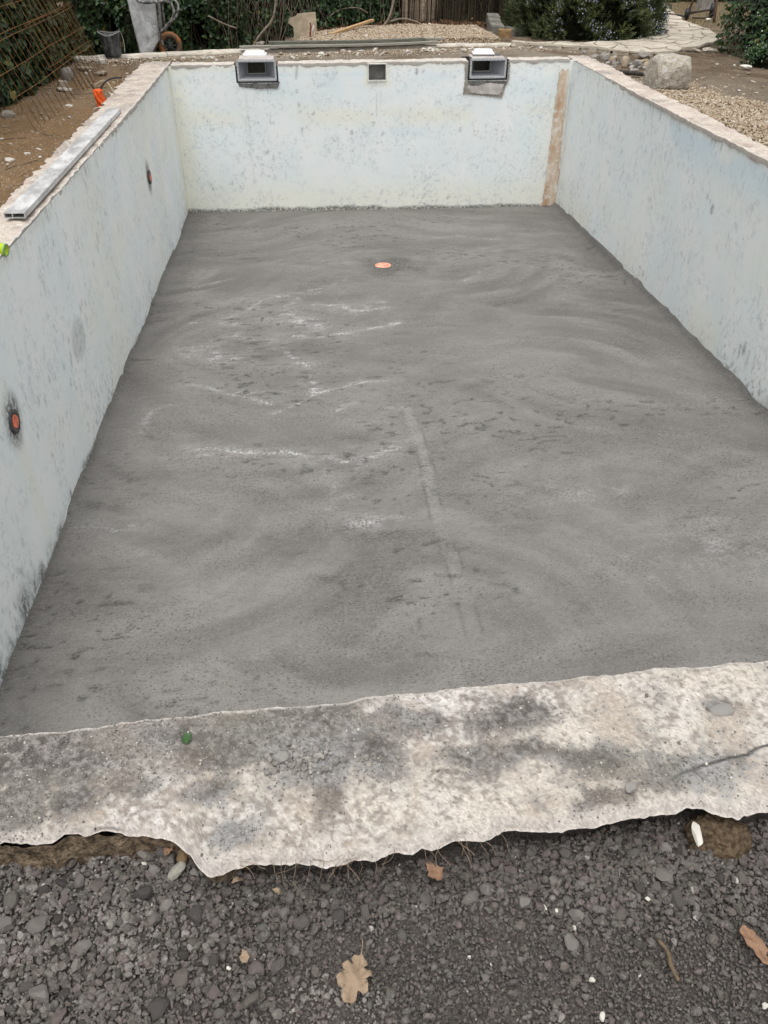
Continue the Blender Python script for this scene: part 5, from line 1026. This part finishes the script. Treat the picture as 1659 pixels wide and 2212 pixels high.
# reed fence
rf = tag(empty('reed_fence', (1.2, 14.85, 0)), 'old brown reed screen fence at the back of the far gravel bed', 'fence'); r = np.random.default_rng(61); n = 620; x = np.sort(r.uniform(0, 4.6, n)); Vs = []; Fs = []; T = []
for i in range(n):
    y0, y1 = r.normal(0, .012), r.normal(0, .018); dx = r.normal(0, .012); v, g = tubegeo([(x[i], y0, -.05), (x[i] + dx, y1, 1.55 + r.normal(0, .05))], .0045, 5, False); o_ = len(Vs); Vs += v; Fs += [tuple(a + o_ for a in b) for b in g]; T += [r.random()] * len(v)
tag(rawmesh('reeds', [tuple(v) for v in Vs], Fs, foliagemat('dry_reed', [(0, (.022, .017, .012)), (.5, (.060, .046, .033)), (1, (.13, .105, .075))], .9, .1), rf, True, {'tone': T}), kind='stuff')
for z in (.35, .85, 1.35): tube('wire', [(0, -.02, z), (2.3, -.022, z + .01), (4.6, -.02, z)], .003, BARK, rf, 5)
# bare branches in front of the reeds
for i, (pts, rad, lb) in enumerate((([(2.95, 13.95, 0), (3.1, 14.0, .18), (3.2, 14.1, .5), (3.3, 14.2, .95)], .020, 'bare grey forked branch in front of the reed fence'), ([(3.75, 13.95, -.02), (3.55, 14.0, .10), (3.3, 14.05, .14), (3.08, 14.0, .10)], .016, 'bent bare branch arching down to the far gravel'), ([(1.95, 13.9, .02), (2.2, 14.0, .25), (2.55, 14.1, .30), (2.75, 14.15, .22)], .009, 'thin arching twig before the reed fence'), ([(3.72, 14.1, .1), (3.68, 14.1, .3), (3.78, 14.15, .55), (3.74, 14.2, .9)], .011, 'upright bare stem right of the forked branch'), ([(.86, 11.75, -.1), (1.02, 11.8, .12), (1.25, 11.85, .36), (1.33, 11.9, .8)], .016, 'pale curved stem rising left of the leaning board'), ([(.35, 11.75, .38), (.55, 11.8, .28), (.72, 11.85, .22)], .010, 'snapped dry stick poking from the ivy hedge'))):
    tag(tube('branch', spline(pts, 5), rad, PBARK, None, 7), lb, 'branch')
n = 2600; r = np.random.default_rng(62); x = r.uniform(1.7, 5.3, n); back = np.interp(x, [1.5, 2.0, 2.8, 3.6, 4.6, 5.4], [12.9, 13.4, 13.9, 14.2, 14.1, 13.6]); y = back + np.abs(r.normal(0, .3, n)) - .05; P = np.stack([x, y, groundz(x, y) + r.uniform(.0, .06, n)], -1)
tag(leafcloud('leaf_litter', P, np.tile([0, -.3, 1.0], (n, 1)), r.uniform(.02, .05, n), OVAL, LITM, ground, 63, r.random(n), .5, 0), kind='stuff')
# leaning board with strap, concrete blocks
bd = tag(empty('board', (1.68, 12.80, -.05)), 'ragged beige board leaning upright at the edge of the far gravel', 'board'); rr = random.Random(4); Pn = [(-.20, 0), (-.10, -.01), (.02, .0), (.20, .005), (.195, .10), (.185, .18), (.18, .27), (.175, .385), (.02, .375), (-.09, .365), (-.135, .33), (-.23, .31), (-.245, .25), (-.17, .2), (-.16, .1)]
bm = bmesh.new(); f = bm.faces.new([bm.verts.new((x + rr.uniform(-.005, .005), .06 * z, z)) for x, z in Pn]); ex = bmesh.ops.extrude_face_region(bm, geom=[f]); bmesh.ops.translate(bm, vec=(0, .025, 0), verts=[v for v in ex['geom'] if isinstance(v, bmesh.types.BMVert)]); bmesh.ops.triangulate(bm, faces=bm.faces[:]); bmesh.ops.recalc_face_normals(bm, faces=bm.faces[:])
bmobj('panel', bm, simple('chipboard', (.47, .39, .285), .18, 9, .9, .2, 0, .4, 40, .006), bd)
tag(tube('strap', spline([(1.765, 12.50, .02), (1.76, 12.52, .10), (1.775, 12.53, .17), (1.765, 12.55, .22)], 4), [.012, .016, .010, .018, .014, .009, .016, .012, .015, .010, .012, .014, .008], simple('red_rag', (.16, .035, .022), .3, 40), None, 6), 'twisted dark red rag standing by the leaning board', 'rag')
single('plaster_chip', 661, (1.80, 12.53, .14), (.022, .015, .05), WHITECH, 'white chunk caught beside the red rag', 'chip', (0, .3, .2))
BLKM = simple('block_concrete', (.20, .19, .165), .3, 10, .95, .2, 0, .8, 30, .015); TBLK = simple('tan_block', (.27, .175, .085), .25, 14, .95, .2, 0, .6, 30, .01)
for i, (x, y, sx, sy, h, rz, lb) in enumerate(((4.70, 13.0, .20, .46, .21, -.10, 'front grey block edging the far gravel bed'), (4.77, 13.52, .20, .48, .23, -.14, 'middle grey block edging the far gravel bed'), (4.86, 14.06, .20, .5, .25, -.12, 'rear grey block edging the far gravel bed'), (4.98, 12.92, .26, .30, .17, .1, 'grey block half hidden under the rosemary'))):
    o = box('edging_block', (0, 0, h / 2), (sx, sy, h), BLKM, None, None, .018); o.location = (x, y, -.06); o.rotation_euler = (.02, .02, rz); tag(o, lb, 'block', 'blocks edging the far gravel bed')
o = box('tan_block', (0, 0, .085), (.20, .16, .17), TBLK, None, None, .012); o.location = (4.75, 12.62, -.06); o.rotation_euler = (0, 0, -.1); tag(o, 'tan brown block at the front end of the grey edging blocks', 'block')
# rosemary mound
def sprig(seed, L_=1.0, n=16):
    r = np.random.default_rng(seed); V = []; F = []; c = r.uniform(-.25, .25)
    for i in range(n):
        t = .1 + .9 * i / n; a = i * 2.4; b = np.array([c * t * t, 0, t * L_]); d = np.array([math.cos(a), math.sin(a), .75]); d /= np.linalg.norm(d); l = .26 * (1.15 - .5 * t); s = np.cross(d, [0, 0, 1]); s = s / np.linalg.norm(s) * .030; k = len(V)
        V += [b - s * .5, b + d * l * .5 - s, b + d * l, b + d * l * .5 + s]; F.append((k, k + 1, k + 2)); F.append((k, k + 2, k + 3))
    return np.array(V), np.array(F)
SPR = [sprig(i) for i in range(5)]
def mound(name, c, rad, h, n, shapes, m, size, label, cat, seed, part='foliage', updir=.6, base=-.05, rot=0.0, flowers=None, tn=(.1, .95), core=True, boxy=.8):
    r = np.random.default_rng(seed); root = empty(name, (c[0], c[1], base)); a = r.uniform(0, 2 * np.pi, n); v = r.random(n) ** 1.15; el = v * np.pi / 2
    ca, sa = np.cos(a), np.sin(a); sq = (np.abs(ca) ** (2 / boxy) + np.abs(sa) ** (2 / boxy)) ** (-boxy / 2); ce = np.cos(el) ** .45; se = np.sin(el) ** .8; nz = .78 + .44 * fbm(ca * 2.2 + seed, sa * 2.2 + el * 1.4, 4, seed) ; dep = 1 - np.abs(r.normal(0, .10, n))
    px, py, pz = rad[0] * ca * sq * ce * nz * dep, rad[1] * sa * sq * ce * nz * dep, h * se * (.72 + .5 * fbm(ca * 3 + 5, sa * 3, 3, seed + 1)) * dep + .03
    q = np.stack([px * math.cos(rot) - py * math.sin(rot), px * math.sin(rot) + py * math.cos(rot), pz], -1); clump = fbm(q[:, 0] * 4 + q[:, 2] * 3, q[:, 1] * 4 + q[:, 2] * 2, 3, seed + 4); k_ = r.random(n) < sst(.25, .5, clump); q, clump, dep = q[k_], clump[k_], dep[k_]; n = len(q)
    nr = q / np.array([rad[0], rad[1], h]) ; nr[:, 2] += .15; nr /= np.linalg.norm(nr, axis=1)[:, None]; t = np.clip(tn[0] + (tn[1] - tn[0]) * r.random(n) * np.clip(1 - (1 - dep) * 3.5, .1, 1) + .3 * (clump - .5), 0, .97); s = r.uniform(*size, n)
    if shapes is SPR:
        d = nr * .8 + np.stack([r.normal(0, .35, n), r.normal(0, .35, n), updir + r.normal(0, .35, n)], -1); d /= np.linalg.norm(d, axis=1)[:, None]; x_ = np.cross(d, r.normal(size=(n, 3))); x_ /= np.linalg.norm(x_, axis=1)[:, None]; mats = np.stack([x_, np.cross(d, x_), d], -1); V, F, T = scatter(shapes, q - d * s[:, None] * .4, s, mats, t); rawmesh(part, V, F, m, root, False, {'tone': T})
    else:
        t[r.random(n) < .006] = 1; leafcloud(part, q, nr, s, shapes, m, root, seed + 5, t, .55, .15)
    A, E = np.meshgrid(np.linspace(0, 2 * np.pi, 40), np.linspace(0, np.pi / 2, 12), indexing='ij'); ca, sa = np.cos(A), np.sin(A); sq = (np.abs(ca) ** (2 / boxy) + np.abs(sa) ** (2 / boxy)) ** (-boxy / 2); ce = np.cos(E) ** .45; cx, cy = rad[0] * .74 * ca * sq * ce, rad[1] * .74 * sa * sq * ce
    rawmesh('shade_core', np.stack([cx * math.cos(rot) - cy * math.sin(rot), cx * math.sin(rot) + cy * math.cos(rot), h * .74 * np.sin(E) ** .8], -1), gridfaces(40, 12)[:, ::-1], INSHADE, root, True)  # shell inside the mound, its dark colour replaces the shade between leaves
    if flowers:
        fm, fn, fs = flowers; fr = np.random.default_rng(seed + 9); cand = np.where((q[:, 1] < -.35 * rad[1]) & (q[:, 2] < .75) & (dep > .93))[0]; cen = fr.choice(cand, 26); id_ = []
        for c0 in cen: dd = np.linalg.norm(q - q[c0], axis=1) + (dep < .93); id_ += list(np.argsort(dd)[:fn // 26])
        id_ = np.array(id_); fp = q[id_] + nr[id_] * .09 + fr.normal(0, .015, (len(id_), 3)); V, F, T = scatter(RA, fp, fr.uniform(fs * .6, fs, len(id_)), rotmats(len(id_), fr), fr.random(len(id_))); tag(rawmesh('flowers', V, F, fm, root, False, {'tone': T}), kind='stuff')
    return tag(root, label, cat)
BLUEF = foliagemat('blue_flower', [(0, (.20, .21, .33)), (.6, (.32, .34, .46)), (1, (.50, .52, .60))], .8, .1)
mound('rosemary_bush', (6.08, 13.02), (1.22, 1.12), 1.35, 15000, SPR, ROSM, (.10, .19), 'big rosemary bush with pale blue flowers behind the kerb', 'bush', 71, 'foliage', .25, -.06, 0.0, (BLUEF, 420, .013), (.05, .9))
mound('yellow_shrub', (7.15, 13.9), (.62, .6), 1.15, 4200, OVAL, SHRM, (.035, .06), 'light green leafy shrub at the right end of the rosemary', 'shrub', 72, 'foliage', .2, -.05, 0, None, (.25, 1.0))
mound('leafy_shrub', (8.62, 10.75), (1.12, 1.85), 1.9, 26000, OVAL, SHRM, (.04, .075), 'dense glossy dark green shrub at the right edge', 'shrub', 73, 'foliage', .2, -.06, R(-20), (foliagemat('white_flower', [(0, (.5, .5, .45)), (1, (.75, .75, .7))]), 90, .012), (.05, .95))
mound('creeper', (7.55, 9.55), (.42, .35), .22, 1600, OVAL, SHRM, (.03, .05), 'low green creeper at the foot of the right shrub', 'plant', 74, 'foliage', .2, -.05, 0, None, (.2, 1.0))
hedge('far_hedge', (7.2, 18.9), (15, 18.0), 2.0, 9000, 'distant dark hedge beyond the dry grass', 46, .6, (.08, .15), .0, (0, -1), 30)
ROCKG = stonemat('edge_rock', [(0, (.16, .155, .145)), (.5, (.24, .23, .21)), (1, (.34, .32, .29))], False, 18)
for i, (x, y, s, h, lb) in enumerate(((6.98, 12.62, .20, .13, 'grey craggy rock at the front of the path edging by the rosemary'), (7.20, 12.98, .22, .15, 'grey craggy rock second from the front along the path'), (7.38, 13.42, .22, .16, 'grey craggy rock third from the front along the path'), (7.52, 13.92, .20, .15, 'grey craggy rock furthest back along the path'))):
    bigrock('edging_rock', 120 + i, (x, y, h * .35), (s, s * .9, h), ROCKG, lb, 'rock', (.1, .05, i * .8), .8, 3, 'rocks edging the path', .1)
n = 9000; r = np.random.default_rng(64); x = r.uniform(6.9, 13, n); y = r.uniform(13.6, 20.5, n); k_ = np.abs(x - np.interp(y, [12, 13.6, 14.5, 15.5, 16.8, 18.6, 21], [7.5, 7.98, 8.12, 8.42, 8.8, 9.3, 9.6])) > .35; x, y = x[k_], y[k_]; n = len(x); BL = [(np.array([(-.02, 0, 0), (.02, 0, 0), (.03, .12, .6), (.05, .35, 1.0)]), np.array([(0, 1, 2), (0, 2, 3)]))]
V, F, T = scatter(BL, np.stack([x, y, groundz(x, y)], -1), r.uniform(.03, .09, n), yawmats(n, r, .45), r.random(n)); tag(rawmesh('dry_grass', V, F, foliagemat('dry_grass', [(0, (.08, .065, .03)), (.5, (.22, .165, .085)), (1, (.36, .28, .16))], .9, .1), None, False, {'tone': T}), 'short dry grass beyond the path at top right', 'grass', None, 'stuff')
# garden machine, stump, hose
mc = tag(empty('garden_cart', (8.95, 15.1, 0)), 'dark metal cart frame on two black wheels by the path', 'cart'); IRON = simple('dark_iron', (.035, .026, .022), .3, 30, .7, .3); BRN = simple('rusty_brown_iron', (.085, .05, .035), .3, 30, .8, .3)
tube('strut', [(-.17, .15, .08), (-.10, .22, .35), (-.02, .3, .75)], .022, BRN, mc); tube('strut', [(.12, -.35, .0), (.20, -.1, .3), (.28, .2, .75)], .024, BRN, mc)
tube('crossbar', [(-.15, .15, .09), (.1, .2, .12), (.38, .35, .14)], .014, IRON, mc); tube('crossbar', [(-.12, .05, .03), (.12, -.02, .03), (.3, .1, .12)], .011, IRON, mc); tube('axle', [(-.18, .2, .10), (.4, .42, .13)], .012, IRON, mc)
for (x, y, z, r0) in ((-.19, .16, .085, .062), (.40, .42, .12, .085)):
    wv = empty('wheel', (x, y, z)); wv.parent = mc; wv.rotation_euler = (R(90), 0, R(60)); torus('tyre', r0, .032, BLK, wv, 1.3, 28, 10); V, F = tubegeo([(0, 0, -.02), (0, 0, .02)], r0 * .8, 18); pyobj('rim', V, F, IRON, wv)
tag(tube('hose', spline([(7.75, 15.7, .03), (8.2, 15.85, .03), (8.55, 15.6, .06), (8.8, 15.35, .03)], 5), .014, BLK, None, 7), 'black hose lying across the path to the cart', 'hose')
st = Mt('weathered_stump', .95, .15); n1 = st.noise(7, 5, .7, st.map((6, 6, .6))); stm = st.out(st.mix(st.rng(n1, .35, .65), (.13, .115, .10), (.33, .31, .28)), st.bump(n1, .7, .02))
V = []; nn = 26
for (z, rr0) in ((-.05, .20), (.1, .165), (.3, .155), (.55, .15), (.60, .14)):
    for k_ in range(nn): a = 2 * math.pi * k_ / nn; q = rr0 * (1 + .12 * math.sin(a * 3 + 1) + .05 * math.sin(a * 7)); V.append((q * math.cos(a), q * math.sin(a), z))
F = [(i * nn + k_, i * nn + (k_ + 1) % nn, (i + 1) * nn + (k_ + 1) % nn, (i + 1) * nn + k_) for i in range(4) for k_ in range(nn)] + [tuple(4 * nn + k_ for k_ in range(nn))]
o = pyobj('stump', V, F, stm, None, True); o.location = (9.9, 17.1, .02); tag(o, 'grey weathered tree stump behind the cart frame', 'stump')
single('stone', 643, (9.0, 14.85, .03), (.09, .04, .03), WHITECH, 'white piece lying on the grass below the cart', 'stone', (0, 0, .4))
for i, (x, y) in enumerate(((7.35, 11.0), (7.6, 11.15), (7.05, 10.9))): bigrock('flag_fragment', 140 + i, (x, y, float(groundz(x, y)) + .02), (.13, .09, .025), FLAGM, ('broken flagstone sliver at the foot of the path', 'broken flagstone chunk nearest the right shrub', 'broken flagstone bit below the path bank')[i], 'stone', (.2, .1, i), .8, 3)

rr = random.Random(77); TWM = simple('dry_twig', (.13, .095, .06), .35, 40)
for i, (x, y, a, l) in enumerate(((-.62, 5.2, .9, .30), (-.95, 6.2, .3, .22), (-.55, 6.35, 2.4, .18), (-.85, 8.4, .1, .26), (-.6, 8.9, 2.9, .2), (6.6, 8.6, .4, .3), (7.0, 10.2, 2.6, .25))):
    P = [Vector((x + math.cos(a) * l * t + rr.uniform(-.012, .012), y + math.sin(a) * l * t + rr.uniform(-.012, .012), 0)) for t in (0, .3, .6, 1)]
    for q in P: q.z = float(groundz(q.x, q.y)) + .008
    tag(tube('twig', spline(P, 3), .0032, TWM, None, 5), ('thin twig on the left dirt nearest the camera', 'thin twig on the left dirt below the ivy', 'thin crooked twig on dirt beside the screed bar', 'thin twig on dirt among the mesh feet', 'thin twig on dirt near the orange bag', 'thin twig on dirt right of the boulder', 'thin twig on dirt in front of the right shrub')[i], 'twig')
